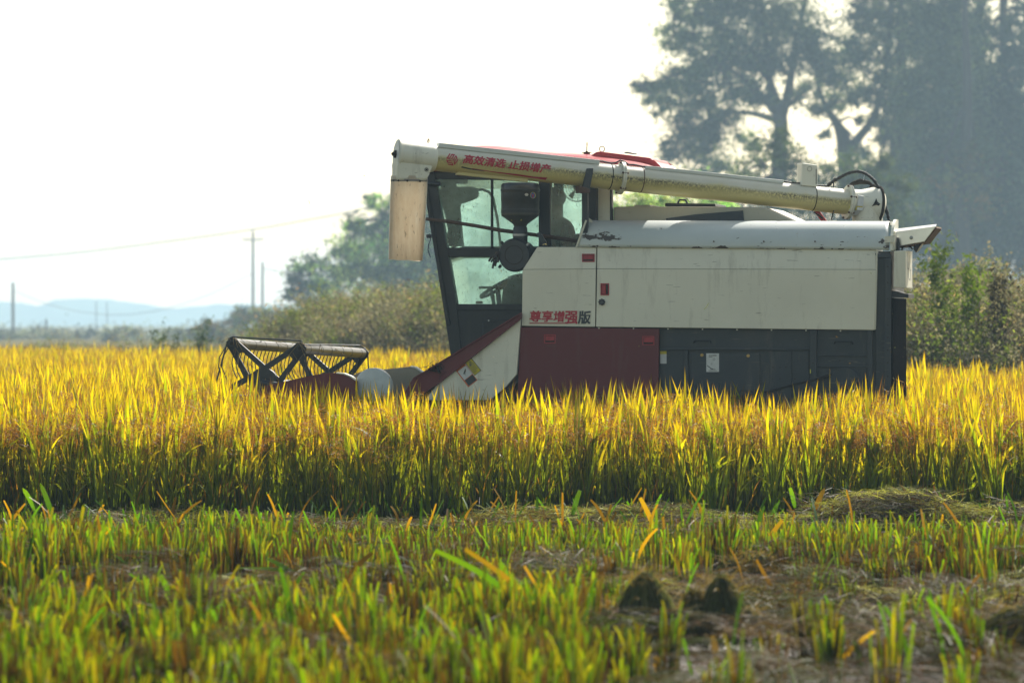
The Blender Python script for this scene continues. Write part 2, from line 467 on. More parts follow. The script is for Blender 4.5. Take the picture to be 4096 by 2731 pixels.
# ------------------------------------------------------------------ ground, far ridge, bank
def ground_mat():
    m, nt, out = new_mat('wet_paddy_mud')
    p = N(nt, 'ShaderNodeBsdfPrincipled')
    n1 = noise_tex(nt, 1.3, 8, 0.65)
    c = ramp(nt, n1, [(0.3, (0.018, 0.012, 0.007)), (0.55, (0.042, 0.028, 0.015)), (0.75, (0.075, 0.052, 0.028))])
    n2 = noise_tex(nt, 14, 5, 0.7)
    c = mix(nt, ramp(nt, n2, [(0.55, (0, 0, 0)), (0.7, (0.6,) * 3)]), c, (0.09, 0.065, 0.03))
    tc = N(nt, 'ShaderNodeTexCoord'); sx = N(nt, 'ShaderNodeSeparateXYZ'); nt.links.new(tc.outputs['Object'], sx.inputs[0])
    far = N(nt, 'ShaderNodeMapRange'); far.inputs[1].default_value = 34.0; far.inputs[2].default_value = 46.0; nt.links.new(sx.outputs[1], far.inputs[0])
    grass = ramp(nt, noise_tex(nt, 0.12, 6, 0.7), [(0.3, (0.075, 0.075, 0.030)), (0.7, (0.17, 0.14, 0.07))])
    c = mix(nt, far.outputs[0], c, grass)                     # dry rough grassland beyond the paddy
    nt.links.new(c, p.inputs['Base Color'])
    wet = noise_tex(nt, 0.9, 4, 0.6)
    wr = ramp(nt, wet, [(0.42, (0.9,) * 3), (0.62, (0.38,) * 3)])
    nt.links.new(mix(nt, far.outputs[0], wr, (1.0, 1.0, 1.0)), p.inputs['Roughness'])
    sp = N(nt, 'ShaderNodeMapRange'); sp.inputs[3].default_value = 0.5; sp.inputs[4].default_value = 0.0; nt.links.new(far.outputs[0], sp.inputs[0])
    nt.links.new(sp.outputs[0], p.inputs['Specular IOR Level'])
    b = N(nt, 'ShaderNodeBump'); b.inputs['Strength'].default_value = 0.9; b.inputs['Distance'].default_value = 0.06
    nt.links.new(noise_tex(nt, 7, 6, 0.6), b.inputs['Height']); nt.links.new(b.outputs[0], p.inputs['Normal'])
    nt.links.new(p.outputs[0], out.inputs[0])
    return m
M['mud'] = ground_mat()
def gz(x, y):
    return 0.035 * noise.noise(Vector((x * 0.9, y * 0.9, 0))) + 0.02 * noise.noise(Vector((x * 2.7, y * 2.7, 5)))
def make_ground():
    xs = np.concatenate([np.linspace(-720, -14, 18), np.linspace(-10, 10, 101), np.linspace(14, 720, 18)])
    ys = np.concatenate([np.linspace(-25, 11, 8), np.linspace(12, 38, 150), np.linspace(40, 1980, 80)])
    V = []; 
    for y in ys:
        for x in xs:
            near = 1.0 if (abs(x) <= 10.5 and 11.5 < y < 39) else 0.0
            V.append((x, y, gz(x, y) * near))
    nx, ny = len(xs), len(ys)
    I = np.arange(nx * ny).reshape(ny, nx)
    Fq = np.stack([I[:-1, :-1], I[:-1, 1:], I[1:, 1:], I[1:, :-1]], -1).reshape(-1, 4)
    o = link_mesh('ground', np_mesh('ground', V, Fq, smooth=True), M['mud'])
    tag(o, kind='structure')
make_ground()

M['far_green'] = plain('far_woodland', (0.05, 0.065, 0.035), 1.0, scale=0.05, spec=0.0, var=0.4)
def make_hills():
    V, Fq = [], []
    ys = [1740, 1780, 1830, 1880]
    prof = [0.0, 1.0, 1.05, 0.0]
    xs = np.linspace(-700, 700, 600)
    for j, (y, pz) in enumerate(zip(ys, prof)):
        for x in xs:
            u = CX + x / y * F
            h = 4.6 + 2.2 * noise.noise(Vector((x * 0.011, 3.1, 0))) + 1.2 * noise.noise(Vector((x * 0.06, 8.7, 0))) + 0.5 * noise.noise(Vector((x * 0.24, 1.7, j)))
            h += 1.8 * math.exp(-((u - 250) / 260) ** 2) - 1.6 * math.exp(-((u - 800) / 300) ** 2)
            V.append((x, y, max(0.0, pz * h * 2.05)))
    nx = len(xs); I = np.arange(nx * 4).reshape(4, nx)
    Fq = np.stack([I[:-1, :-1], I[:-1, 1:], I[1:, 1:], I[1:, :-1]], -1).reshape(-1, 4)
    tag(link_mesh('hills', np_mesh('hills', V, Fq, smooth=True), M['far_green']), kind='structure')
make_hills()

# ------------------------------------------------------------------ leaf geometry
class Leaves:
    """collects leaf blades, stems and grains as quads with vertex colours"""
    def __init__(self): self.V, self.F, self.C, self.n = [], [], [], 0
    def blade(self, pts, wid, cols, side=None):
        """ribbon along pts (k x 3) with half-widths wid (k) and colours cols (k x 3)"""
        pts = np.asarray(pts, float); k = len(pts)
        t = np.gradient(pts, axis=0); t /= np.linalg.norm(t, axis=1, keepdims=True) + 1e-9
        if side is None:
            a = rng.uniform(0, 2 * math.pi); side = np.array([math.cos(a), math.sin(a), 0.0])
        s = side - t * (t @ side)[:, None]; s /= np.linalg.norm(s, axis=1, keepdims=True) + 1e-9
        w = np.asarray(wid)[:, None]
        L = pts - s * w; Rr = pts + s * w
        v = np.empty((2 * k, 3)); v[0::2] = L; v[1::2] = Rr
        c = np.ones((2 * k, 4)); c[0::2, :3] = cols; c[1::2, :3] = cols
        i = np.arange(k - 1) * 2 + self.n
        f = np.stack([i, i + 1, i + 3, i + 2], -1)
        self.V.append(v); self.C.append(c); self.F.append(f); self.n += 2 * k
    def quads(self, cen, size, col, aspect=0.6, nrm=None):
        """many free leaf quads: cen m x 3, size m, col m x 3"""
        m = len(cen)
        a = rng.normal(size=(m, 3)); a /= np.linalg.norm(a, axis=1, keepdims=True)
        b = rng.normal(size=(m, 3)) if nrm is None else np.cross(a, nrm)
        b -= a * (a * b).sum(1, keepdims=True); b /= np.linalg.norm(b, axis=1, keepdims=True) + 1e-9
        s = np.asarray(size)[:, None]; a = a * s; b = b * s * aspect
        v = np.stack([cen - a, cen + b * 0.9 - a * 0.1, cen + a, cen - b * 0.9 - a * 0.1], 1).reshape(-1, 3)
        c = np.ones((m, 4, 4)); c[:, :, :3] = np.asarray(col)[:, None, :]
        self.V.append(v); self.C.append(c.reshape(-1, 4))
        self.F.append(np.arange(4 * m).reshape(m, 4) + self.n); self.n += 4 * m
    def mesh(self, name):
        return np_mesh(name, np.concatenate(self.V), np.concatenate(self.F), cols=np.concatenate(self.C))

def lerp_cols(stops, t):
    t = np.asarray(t); p = [s[0] for s in stops]
    return np.stack([np.interp(t, p, [s[1][k] for s in stops]) for k in range(3)], -1)

def arc(base, az, lean0, lean1, length, k=6):
    """curve starting at base; lean from vertical goes lean0 -> lean1 along its length"""
    th = np.linspace(lean0, lean1, k)
    d = np.stack([np.sin(th) * math.cos(az), np.sin(th) * math.sin(az), np.cos(th)], -1)
    step = length / (k - 1)
    p = np.concatenate([[np.zeros(3)], np.cumsum(d[:-1] * step, axis=0)]) + np.asarray(base)
    return p

def scatter(name, protos, P, rot, scl, idx):
    """one object: its own points carry instanced copies of the prototype meshes"""
    me = bpy.data.meshes.new(name)
    me.vertices.add(len(P)); me.vertices.foreach_set('co', np.asarray(P, np.float32).ravel())
    a = me.attributes.new('rot', 'FLOAT_VECTOR', 'POINT'); a.data.foreach_set('vector', np.asarray(rot, np.float32).ravel())
    a = me.attributes.new('scl', 'FLOAT_VECTOR', 'POINT'); a.data.foreach_set('vector', np.asarray(scl, np.float32).ravel())
    a = me.attributes.new('idx', 'INT', 'POINT'); a.data.foreach_set('value', np.asarray(idx, np.int32))
    o = link_mesh(name, me)
    ng = bpy.data.node_groups.new(name + '_scatter', 'GeometryNodeTree')
    ng.interface.new_socket('Geometry', in_out='INPUT', socket_type='NodeSocketGeometry')
    ng.interface.new_socket('Geometry', in_out='OUTPUT', socket_type='NodeSocketGeometry')
    gi = ng.nodes.new('NodeGroupInput'); go = ng.nodes.new('NodeGroupOutput')
    iop = ng.nodes.new('GeometryNodeInstanceOnPoints')
    jn = ng.nodes.new('GeometryNodeJoinGeometry')
    for p in reversed(protos):
        oi = ng.nodes.new('GeometryNodeObjectInfo'); oi.inputs['Object'].default_value = p
        oi.inputs['As Instance'].default_value = False
        g2 = ng.nodes.new('GeometryNodeGeometryToInstance')
        ng.links.new(oi.outputs['Geometry'], g2.inputs[0]); ng.links.new(g2.outputs[0], jn.inputs[0])
    ng.links.new(jn.outputs[0], iop.inputs['Instance'])
    iop.inputs['Pick Instance'].default_value = True
    for nm, dt, sock in (('rot', 'FLOAT_VECTOR', 'Rotation'), ('scl', 'FLOAT_VECTOR', 'Scale'), ('idx', 'INT', 'Instance Index')):
        na = ng.nodes.new('GeometryNodeInputNamedAttribute'); na.data_type = dt; na.inputs[0].default_value = nm
        ng.links.new(na.outputs[0], iop.inputs[sock])
    ng.links.new(gi.outputs[0], iop.inputs['Points']); ng.links.new(iop.outputs[0], go.inputs[0])
    md = o.modifiers.new('scatter', 'NODES'); md.node_group = ng
    return o
def proto(name, lv, mat):
    return link_mesh(name, lv.mesh(name), mat, link=False)

M['rice'] = leaf_mat('rice_leaf', trans=0.66, hue_var=0.04, gloss=0.012, tboost=(1.35, 1.15, 0.25), val_var=0.15)
M['stubble'] = leaf_mat('stubble_leaf', trans=0.62, hue_var=0.05, gloss=0.010, tboost=(1.6, 1.5, 0.3), val_var=0.3)
M['straw'] = leaf_mat('cut_straw', trans=0.42, hue_var=0.04, gloss=0.006, tboost=(1.1, 1.1, 0.6), val_var=0.25)
M['weed'] = leaf_mat('weed_leaf', trans=0.45, hue_var=0.06, gloss=0.0, tboost=(1.3, 1.3, 0.7), val_var=0.3)
M['treeleaf'] = leaf_mat('tree_leaf', trans=0.45, hue_var=0.0, gloss=0.004, tboost=(1.3, 1.3, 0.6), val_var=0.0)
M['bark'] = plain('dark_bark', (0.045, 0.038, 0.032), 0.9, scale=4)

GRN = (0.050, 0.120, 0.003); YGR = (0.23, 0.32, 0.003); YEL = (0.50, 0.45, 0.004); ORG = (0.44, 0.26, 0.012); TAN = (0.28, 0.155, 0.055); BRN = (0.13, 0.065, 0.022)

def rice_hill(seed_green):
    lv = Leaves()
    ns = int(rng.integers(10, 15))
    for s in range(ns):
        az = rng.uniform(0, 2 * math.pi); r0 = rng.uniform(0, 0.055)
        base = np.array([r0 * math.cos(az), r0 * math.sin(az), 0])
        H = rng.uniform(0.58, 0.70)
        lean = rng.uniform(0.02, 0.20)
        st = arc(base, az, lean * 0.5, lean, H, 4)
        lv.blade(st, [0.0028] * 4, lerp_cols([(0, (0.030, 0.055, 0.003)), (0.6, (0.060, 0.100, 0.004)), (1, (0.16, 0.17, 0.006))], np.linspace(0, 1, 4)))
        # leaves up the stem
        for li, zf in enumerate((0.28, 0.50, 0.72, 0.93)):
            if li in (1, 2) and rng.random() < 0.42: continue
            b = st[0] + (st[-1] - st[0]) * zf
            flag = li == 3
            la = az + rng.uniform(-2.2, 2.2)
            L = rng.uniform(0.22, 0.36) if flag else rng.uniform(0.26, 0.44)
            l0 = rng.uniform(0.02, 0.20); l1 = l0 + (rng.uniform(0.02, 0.35) if flag or rng.random() < 0.7 else rng.uniform(0.6, 1.7))
            pts = arc(b, la, l0, l1, L, 7)
            y = rng.random()
            dead = y < (0.20 if flag else 0.16)
            w = rng.uniform(0.0025, 0.0045) if dead else rng.uniform(0.0055, 0.0110)
            wid = w * np.array([0.55, 0.95, 1.0, 0.92, 0.72, 0.38, 0.01])
            g = seed_green + rng.uniform(-0.2, 0.25)
            lo = tuple(np.array(GRN) * (1 - zf) + np.array(YGR) * zf)
            if dead:
                cols = lerp_cols([(0, lo), (0.3, ORG), (0.6, TAN), (1, BRN)], np.linspace(0, 1, 7))
            elif flag or li == 2:
                a = YGR if g > 0.34 else YEL
                cols = lerp_cols([(0, tuple(0.5 * (np.array(lo) + np.array(a)))), (0.35, a), (0.6, YEL if rng.random() < 0.5 else a), (0.80, YEL), (0.90, ORG), (1, BRN)], np.linspace(0, 1, 7))
            else:
                cols = lerp_cols([(0, lo), (0.6, YGR), (0.88, YEL), (1, ORG)], np.linspace(0, 1, 7))
            lv.blade(pts, wid, cols * rng.uniform(0.6, 1.15))
        # drooping panicle with grains
        if rng.random() < 0.92:
            pa = az + rng.uniform(-0.7, 0.7)
            pl = rng.uniform(0.20, 0.30)
            pp = arc(st[-1] + np.array([0, 0, rng.uniform(-0.07, 0.03)]), pa, 0.15, rng.uniform(1.7, 2.7), pl, 8)
            lv.blade(pp, [0.0012] * 8, np.tile(np.array(TAN) * 0.7, (8, 1)))
            ng_ = 70
            q = rng.uniform(0.15, 1, ng_); ii = np.clip((q * 7).astype(int), 0, 6); ff = (q * 7 - ii)[:, None]
            cen = pp[ii] * (1 - ff) + pp[ii + 1] * ff + rng.normal(scale=0.010, size=(ng_, 3))
            cen[:, 2] -= rng.uniform(0, 0.03, ng_) * q
            lv.quads(cen, rng.uniform(0.0048, 0.0072, ng_), np.array(TAN) * rng.uniform(0.6, 1.15, (ng_, 1)), aspect=0.45)
    return lv
RICE = [proto('rice_hill', rice_hill(g), M['rice']) for g in (0.35, 0.4, 0.45, 0.5, 0.3, 0.55, 0.42, 0.38)]

# ------------------------------------------------------------------ harvester frame of reference
YAW = R(13)
ROOT_LOC = wp(2800, HOR, 30.0); ROOT_LOC.z = 0.0
HM = Matrix.Translation(ROOT_LOC) @ Matrix.Rotation(-YAW, 4, 'Z')
HMI = HM.inverted()
CAML = HMI @ CAMV
def hp(u, v, y=0.0):
    """photo pixel -> harvester-local point on the plane local y"""
    r = HMI.to_3x3() @ ray(u, v)
    t = (y - CAML.y) / r.y
    return CAML + r * t
def lw(u, v, d):
    return HMI @ wp(u, v, d)

# ------------------------------------------------------------------ the standing crop
EDGE_D = 26.2
def crop_far(x):
    return np.interp(x, [-14, -10.7, -2.0, 1.5, 4.8, 7, 9], [85, 82, 71, 58.5, 45, 43, 41])
def edge_y(x):
    return EDGE_D + 0.22 * np.sin(x * 1.3 + 0.4) + 0.16 * np.sin(x * 3.1) + 0.08 * np.sin(x * 7.7)
def in_cut(x, y):
    """where the machine stands or has already cut"""
    c, s = math.cos(YAW), math.sin(YAW)
    dx, dy = x - ROOT_LOC.x, y - ROOT_LOC.y
    lx = dx * c - dy * s; ly = dx * s + dy * c
    return (lx > -3.3) & (ly > -0.10) & (ly < 2.35)
def make_crop():
    pts = []
    y = EDGE_D - 0.3
    row = 0
    while y < 85:
        sp = 0.215 if y < 38 else (0.24 if y < 56 else 0.30)
        hw = 0.14 * y + 3.2
        xs = np.arange(-hw, hw, sp * 0.92) + rng.uniform(-0.05, 0.05)
        x = xs + rng.normal(scale=0.035, size=len(xs)); yy = y + rng.normal(scale=0.04, size=len(xs))
        ok = (yy > edge_y(x)) & (yy < crop_far(x)) & ~in_cut(x, yy) & (rng.random(len(x)) < 0.90)
        pts.append(np.stack([x[ok], yy[ok]], -1)); y += sp; row += 1
    P2 = np.concatenate(pts); n = len(P2)
    P = np.zeros((n, 3)); P[:, :2] = P2
    rot = np.stack([rng.normal(scale=0.05, size=n), rng.normal(scale=0.05, size=n), rng.uniform(0, 6.283, n)], -1)
    hv = np.array([noise.noise(Vector((a * 0.8, b * 0.8, 2))) for a, b in P2])
    s = 1.0 + 0.08 * hv + rng.normal(scale=0.065, size=n)
    scl = np.stack([s * 1.1, s * 1.1, s], -1)
    o = scatter('rice_crop', RICE, P, rot, scl, rng.integers(0, len(RICE), n))
    tag(o, 'ripe golden rice standing uncut across the field', 'rice crop', kind='stuff')
    return n
print('rice hills', make_crop())

# ------------------------------------------------------------------ stubble, leaves and straw litter in the foreground
def stubble_clump(kind):
    lv = Leaves()
    ns = int(rng.integers(38, 56))
    for s in range(ns):
        az = rng.uniform(0, 6.283); r0 = rng.uniform(0.0, 0.06)
        base = np.array([r0 * math.cos(az), r0 * math.sin(az), -0.02])
        H = rng.uniform(0.17, 0.33)
        pts = arc(base, az, 0.02, rng.uniform(0.02, 0.28), H, 4)
        q = rng.random()
        if q < (0.34 if kind == 0 else 0.7): tc, bc = (0.075, 0.045, 0.012), (0.055, 0.024, 0.009)
        elif q < (0.74 if kind == 0 else 0.9): tc, bc = (0.080, 0.155, 0.004), (0.040, 0.055, 0.006)
        else: tc, bc = (0.21, 0.20, 0.006), (0.065, 0.050, 0.008)
        c = lerp_cols([(0, bc), (0.5, tuple(0.5 * (np.array(tc) + np.array(bc)))), (1, tc)], np.linspace(0, 1, 4)) * rng.uniform(0.55, 1.2)
        lv.blade(pts, rng.uniform(0.0028, 0.0055) * np.array([1, 1, 1, 0.9]), c)
    nl = int(rng.integers(5, 10)) if kind == 0 else int(rng.integers(0, 3))
    for s in range(nl):
        az = rng.uniform(0, 6.283); r0 = rng.uniform(0.0, 0.05)
        base = np.array([r0 * math.cos(az), r0 * math.sin(az), rng.uniform(0.05, 0.20)])
        L = rng.uniform(0.08, 0.21); l0 = rng.uniform(0.02, 0.28)
        pts = arc(base, az, l0, l0 + rng.uniform(0.05, 0.8), L, 5)
        w = rng.uniform(0.0035, 0.0085)
        cut = rng.random() < 0.75
        wid = w * np.array([0.6, 1, 1, 0.95, 0.8 if cut else 0.05])
        q = rng.random()
        col = np.array((0.080, 0.170, 0.003) if q < 0.60 else ((0.23, 0.23, 0.004) if q < 0.92 else (0.17, 0.075, 0.010))) * rng.uniform(0.5, 1.15)
        c = lerp_cols([(0, tuple(np.array(col) * 0.6)), (0.5, tuple(col)), (1, tuple(np.array(col) * 0.8 + np.array(YEL) * 0.12))], np.linspace(0, 1, 5))
        lv.blade(pts, wid, c)
    return lv
STUB = [proto('stubble_clump', stubble_clump(k), M['stubble']) for k in (0, 0, 0, 0, 1, 1, 1)]

def straw_tangle(r, n, zh, col):
    """flat nest of thin cut straw"""
    lv = Leaves()
    for i in range(n):
        a = rng.uniform(0, 6.283); q = r * math.sqrt(rng.random())
        z = rng.uniform(0, zh) * (1 - (q / r) ** 2)
        L = rng.uniform(0.10, 0.30); d = rng.uniform(0, 6.283)
        c0 = np.array([q * math.cos(a), q * math.sin(a), z])
        t = np.linspace(-0.5, 0.5, 5)[:, None] * L
        dirv = np.array([math.cos(d), math.sin(d), rng.normal(scale=0.15)])
        pts = c0 + t * dirv
        pts[:, 2] += -0.9 * (t[:, 0] ** 2) + 0.012 * rng.random()
        k = col * rng.uniform(0.5, 1.4)
        if rng.random() < 0.2: k = np.array((0.11, 0.055, 0.022)) * rng.uniform(0.6, 1.2)
        lv.blade(pts, [rng.uniform(0.0012, 0.0032)] * 5, np.tile(k, (5, 1)))
    return lv
OLIVE = np.array((0.055, 0.050, 0.007)); PALE = np.array((0.105, 0.070, 0.017)); GREENST = np.array((0.045, 0.062, 0.004)); SUNLIT = np.array((0.42, 0.42, 0.085))  # dark tones hold the stubble's shade, the last one the light on the windrow
LITTER = [proto('straw_nest', straw_tangle(0.30, 120, 0.05, c), M['straw']) for c in (OLIVE, PALE, GREENST, OLIVE, SUNLIT, SUNLIT * 0.7)]

MOUNDS = [(wp(u, 2600, d * DS).x, d * DS, r) for u, d, r in ((2580, 22.9, 0.24), (2830, 23.0, 0.27), (4080, 22.2, 0.3), (3000, 28.6, 0.2))]
def make_foreground():
    # stubble stands in rows along the machine's path, roughly across the view
    pts = []
    y = 13.2
    while y < EDGE_D - 0.05:
        hw = 0.14 * y + 3.2
        xs = np.arange(-hw, hw, 0.145); x = xs + rng.normal(scale=0.03, size=len(xs))
        yy = y + 0.05 * np.sin(x * 0.7) + rng.normal(scale=0.025, size=len(xs))
        ok = yy < edge_y(x) - 0.10
        # muddy, sparser patch low on the right
        lim = 20.9 + 0.35 * np.sin(x * 0.9 + 1.0)
        prob = np.where(yy > lim, 1.0, np.where(yy > 18.3, 0.22, np.where(x > 0.75 + 0.3 * np.sin(yy * 2.0), 0.13, np.where(x > 0.3, 0.5, 0.85))))
        bare = rng.random(len(x)) > prob
        for mx, my, mr in MOUNDS:
            ok &= ((x - mx) ** 2 / mr ** 2 + (yy - my + 0.35) ** 2 / (mr + 0.35) ** 2) > 1
        ok &= ~bare & (rng.random(len(x)) < 0.93)
        pts.append(np.stack([x[ok], yy[ok]], -1)); y += 0.26
    # cut swath behind the machine
    xx = rng.uniform(0, 9, 500); yy = rng.uniform(26, 33, 500)
    ok = in_cut(xx, yy) & (np.array([(HMI @ Vector((a, b, 0))).x for a, b in zip(xx, yy)]) > 1.7)
    pts.append(np.stack([xx[ok], yy[ok]], -1))
    P2 = np.concatenate(pts); n = len(P2)
    P = np.array([(a, b, gz(a, b)) for a, b in P2])
    rot = np.stack([rng.normal(scale=0.09, size=n), rng.normal(scale=0.09, size=n), rng.uniform(0, 6.283, n)], -1)
    s = rng.normal(0.80, 0.12, n)
    big = np.array([noise.noise(Vector((a * 0.6, b * 0.5, 9))) for a, b in P2])
    s *= (1.0 + 0.25 * big) * np.interp(P2[:, 1], [22.2, 24.0], [1.08, 0.74])
    idx = np.where(rng.random(n) < np.clip(0.60 + 0.7 * big + 0.12 * (P2[:, 1] > 22.5), 0.10, 0.92), rng.integers(0, 4, n), rng.integers(4, 7, n))
    o = scatter('rice_stubble', STUB, P, rot, np.stack([s, s, s], -1), idx)
    tag(o, 'cut rice stubble with green and yellow regrowth in front of the crop', 'stubble', kind='stuff')
    # litter
    pts = []
    n1 = 1700
    y = rng.uniform(13.5, EDGE_D - 0.2, n1); x = rng.uniform(-1, 1, n1) * (0.14 * y + 2.6)
    z = np.array([gz(a, b) for a, b in zip(x, y)]) + np.where(rng.random(n1) < 0.35, rng.uniform(0.05, 0.2, n1), 0.01)
    pts.append(np.stack([x, y, z], -1))
    # windrow of chopped straw, mostly in the light-brightened tone, lying on the stubble just before the crop
    n2 = 1350
    x = rng.uniform(-5.0, 6.6, n2); y = 25.4 - 0.09 * x + rng.normal(scale=0.35, size=n2)
    hump = 0.15 + 0.05 * np.sin(x * 2.1) + 0.22 * np.exp(-((x - 2.45) / 0.42) ** 2) - 0.05 * (x < -1.0)
    pts.append(np.stack([x, y, np.clip(hump * np.exp(-((y - 25.4 + 0.09 * x) / 0.5) ** 2) * rng.uniform(0.75, 1.1, n2), 0.02, 1)], -1))
    n3 = 420
    x = rng.uniform(-3.4, 0.6, n3); x = np.where(rng.random(n3) < 0.3, rng.uniform(0.6, 3.2, n3), x); y = 19.3 + 0.25 * np.sin(x * 1.3) + rng.normal(scale=0.55, size=n3)
    pts.append(np.stack([x, y, np.clip((0.11 + 0.05 * np.sin(x * 3.0)) * np.exp(-((y - 19.3) / 0.7) ** 2) * rng.uniform(0.4, 1.05, n3), 0.015, 1)], -1))
    P = np.concatenate(pts); n = len(P)
    rot = np.stack([rng.normal(scale=0.12, size=n), rng.normal(scale=0.12, size=n), rng.uniform(0, 6.283, n)], -1)
    s = rng.uniform(0.6, 1.15, n)
    idx = np.concatenate([rng.integers(0, 4, n1), rng.integers(3, 6, n2), rng.integers(0, 6, n3)])
    o = scatter('straw_litter', LITTER, P, rot, np.stack([s, s, s], -1), idx)
    tag(o, 'chopped straw strewn over the stubble and heaped in a low windrow', 'straw', kind='stuff')
make_foreground()

def long_blades():
    """broad cut leaves that stand out of the stubble close to the camera"""
    lv = Leaves()
    spec = [  # u, v base, depth, u tip, v tip, colour
        (2150, 2460, 23.5, 1740, 2200, 0), (2290, 2560, 23.0, 1860, 2195, 1), (2220, 2620, 22.6, 2100, 2350, 0), (2330, 2480, 23.8, 2230, 2350, 0),
        (2060, 2420, 24.4, 2000, 2240, 0), (1190, 2640, 22.2, 1135, 2500, 2), (3300, 2731, 21.5, 3500, 2520, 1), (3450, 2740, 21.3, 3420, 2560, 0),
        (3400, 2720, 21.6, 3330, 2580, 2), (3700, 2620, 22.4, 3610, 2510, 1), (4096, 2640, 22.2, 4040, 2550, 1), (2880, 2700, 21.7, 2850, 2540, 2),
        (3030, 2620, 22.6, 3020, 2545, 0), (2560, 2731, 21.3, 2540, 2600, 0), (2480, 2731, 21.3, 2465, 2610, 0), (2640, 2720, 21.5, 2620, 2620, 1),
        (430, 2760, 21.0, 470, 2660, 0), (60, 2700, 21.6, 30, 2620, 0), (1560, 2560, 22.8, 1370, 2480, 0), (700, 2420, 24.6, 640, 2300, 0),
        (1180, 2300, 26.3, 1060, 2230, 0), (1390, 2310, 26.0, 1490, 2210, 2), (1330, 2330, 26.4, 950, 2270, 0), (150, 2060, 34, 90, 1950, 0),
        (215, 2080, 33, 160, 1930, 0), (2290, 2060, 33.5, 2320, 1960, 0), (3250, 2060, 33.5, 3300, 1950, 1), (3180, 2030, 34, 3160, 1950, 0),
        (2620, 2120, 32, 2560, 1990, 1), (3060, 2180, 30, 3130, 2080, 1), (500, 2520, 23.4, 400, 2440, 0), (830, 2520, 23.3, 900, 2390, 0)]
    pal = [(0.105, 0.235, 0.005), (0.38, 0.20, 0.008), (0.25, 0.125, 0.014)]
    for (u0, v0, d, u1, v1, ci) in spec:
        d *= DS; a = np.array(wp(u0, v0, d)); b = np.array(wp(u1, v1, d - rng.uniform(-0.15, 0.15)))
        a[2] = max(a[2], -0.02)
        t = np.linspace(0, 1, 7)[:, None]
        L = np.linalg.norm(b - a)
        pts = a + (b - a) * t; pts[:, 2] += np.sin(t[:, 0] * math.pi) * L * 0.05
        w = rng.uniform(0.012, 0.016) if ci else rng.uniform(0.013, 0.018)
        col = np.array(pal[ci])
        c = lerp_cols([(0, tuple(col * 0.55)), (0.4, tuple(col)), (1, tuple(col * 0.85 + np.array(YEL) * 0.12))], np.linspace(0, 1, 7))
        lv.blade(pts, w * np.array([0.6, 0.9, 1, 1, 0.95, 0.85, 0.7 if rng.random() < .6 else .05]), c, side=np.array([1, 0.25, 0]))
    # and many smaller ones at random
    for i in range(520):
        y = rng.uniform(14.6, 27) if i < 300 else rng.uniform(24.0, 25.9); x = rng.uniform(-1, 1) * 0.14 * y
        if (x > 0.3 or y > 18.3) and 15.2 < y < 20.9 and rng.random() < 0.75: continue
        az = rng.uniform(0, 6.283); L = rng.uniform(0.12, 0.30)
        pts = arc((x, y, rng.uniform(0.02, 0.16)), az, rng.uniform(0.05, 0.7), rng.uniform(0.4, 1.2), L, 5)
        col = np.array(pal[int(rng.choice([0, 0, 0, 0, 0, 1, 1, 2]))]) * rng.uniform(0.7, 1.1)
        w = rng.uniform(0.006, 0.011)
        lv.blade(pts, w * np.array([0.7, 1, 1, 0.9, 0.6]), lerp_cols([(0, tuple(col * 0.6)), (1, tuple(col))], np.linspace(0, 1, 5)))
    o = link_mesh('leaf_blades', lv.mesh('leaf_blades'), M['stubble'])
    tag(o, 'broad green and yellow cut leaves sticking out of the stubble', 'leaves', kind='stuff')
long_blades()

def straw_mound(u, v_base, d, peaks, label, group='straw mounds in the stubble'):
    """hay draped over cut clumps: strands hang from peaks down to the ground; peaks are (du, height m, radius m)"""
    lv = Leaves()
    base = wp(u, v_base, d * DS); base.z = gz(base.x, base.y)
    root_x, root_y = base.x, base.y
    for (dx, H, rad) in peaks:
        for i in range(int(1500 * rad / 0.16)):
            az = rng.uniform(0, 6.283)
            r1 = 1.2 * rad * rng.uniform(0.25, 1.05); top = H * rng.uniform(0.8, 1.0)
            z0 = rng.uniform(0, 0.45); t = np.linspace(z0, min(1, z0 + rng.uniform(0.35, 0.6)), 6)
            rr = r1 * t ** 1.25 + 0.01
            zz = top * (1 - t ** 1.9) + 0.005
            tw = az + rng.normal(scale=0.35) * t
            pts = np.stack([dx + rr * np.cos(tw), 0.8 * rr * np.sin(tw), zz], -1)
            k = (np.array((0.135, 0.155, 0.060)) if rng.random() < 0.75 else np.array((0.20, 0.19, 0.08))) * rng.uniform(0.4, 1.2)
            lv.blade(pts, [rng.uniform(0.0012, 0.0026)] * 6, np.tile(k, (6, 1)))
        for i in range(90):                                        # loose wisps on top, coloured pale to draw the rim light
            az = rng.uniform(0, 6.283)
            p = arc((dx + rng.normal(scale=rad * 0.3), rng.normal(scale=rad * 0.2), H * rng.uniform(0.6, 0.95)), az, rng.uniform(0.4, 1.2), rng.uniform(1.5, 2.6), rng.uniform(0.06, 0.16), 5)
            lv.blade(p, [0.0014] * 5, np.tile(PALE * rng.uniform(1.6, 3.0), (5, 1)))
    o = link_mesh('straw_mound', lv.mesh('straw_mound'), M['straw'])
    o.location = (root_x, root_y, base.z)
    tag(o, label, 'straw mound', group)
straw_mound(2580, 2610, 22.9, [(0.0, 0.33, 0.17), (-0.15, 0.18, 0.18), (0.12, 0.16, 0.12)], 'pointed mound of dull olive straw, the tallest heap in the stubble')
straw_mound(2830, 2600, 23.0, [(-0.06, 0.28, 0.10), (0.06, 0.34, 0.14), (0.17, 0.19, 0.15), (-0.16, 0.17, 0.12)], 'twin-peaked mound of olive straw beside the bare muddy patch')
straw_mound(4080, 2660, 22.2, [(0.0, 0.24, 0.26), (0.16, 0.20, 0.2)], 'broad low straw mound cut off by the right edge of the picture')
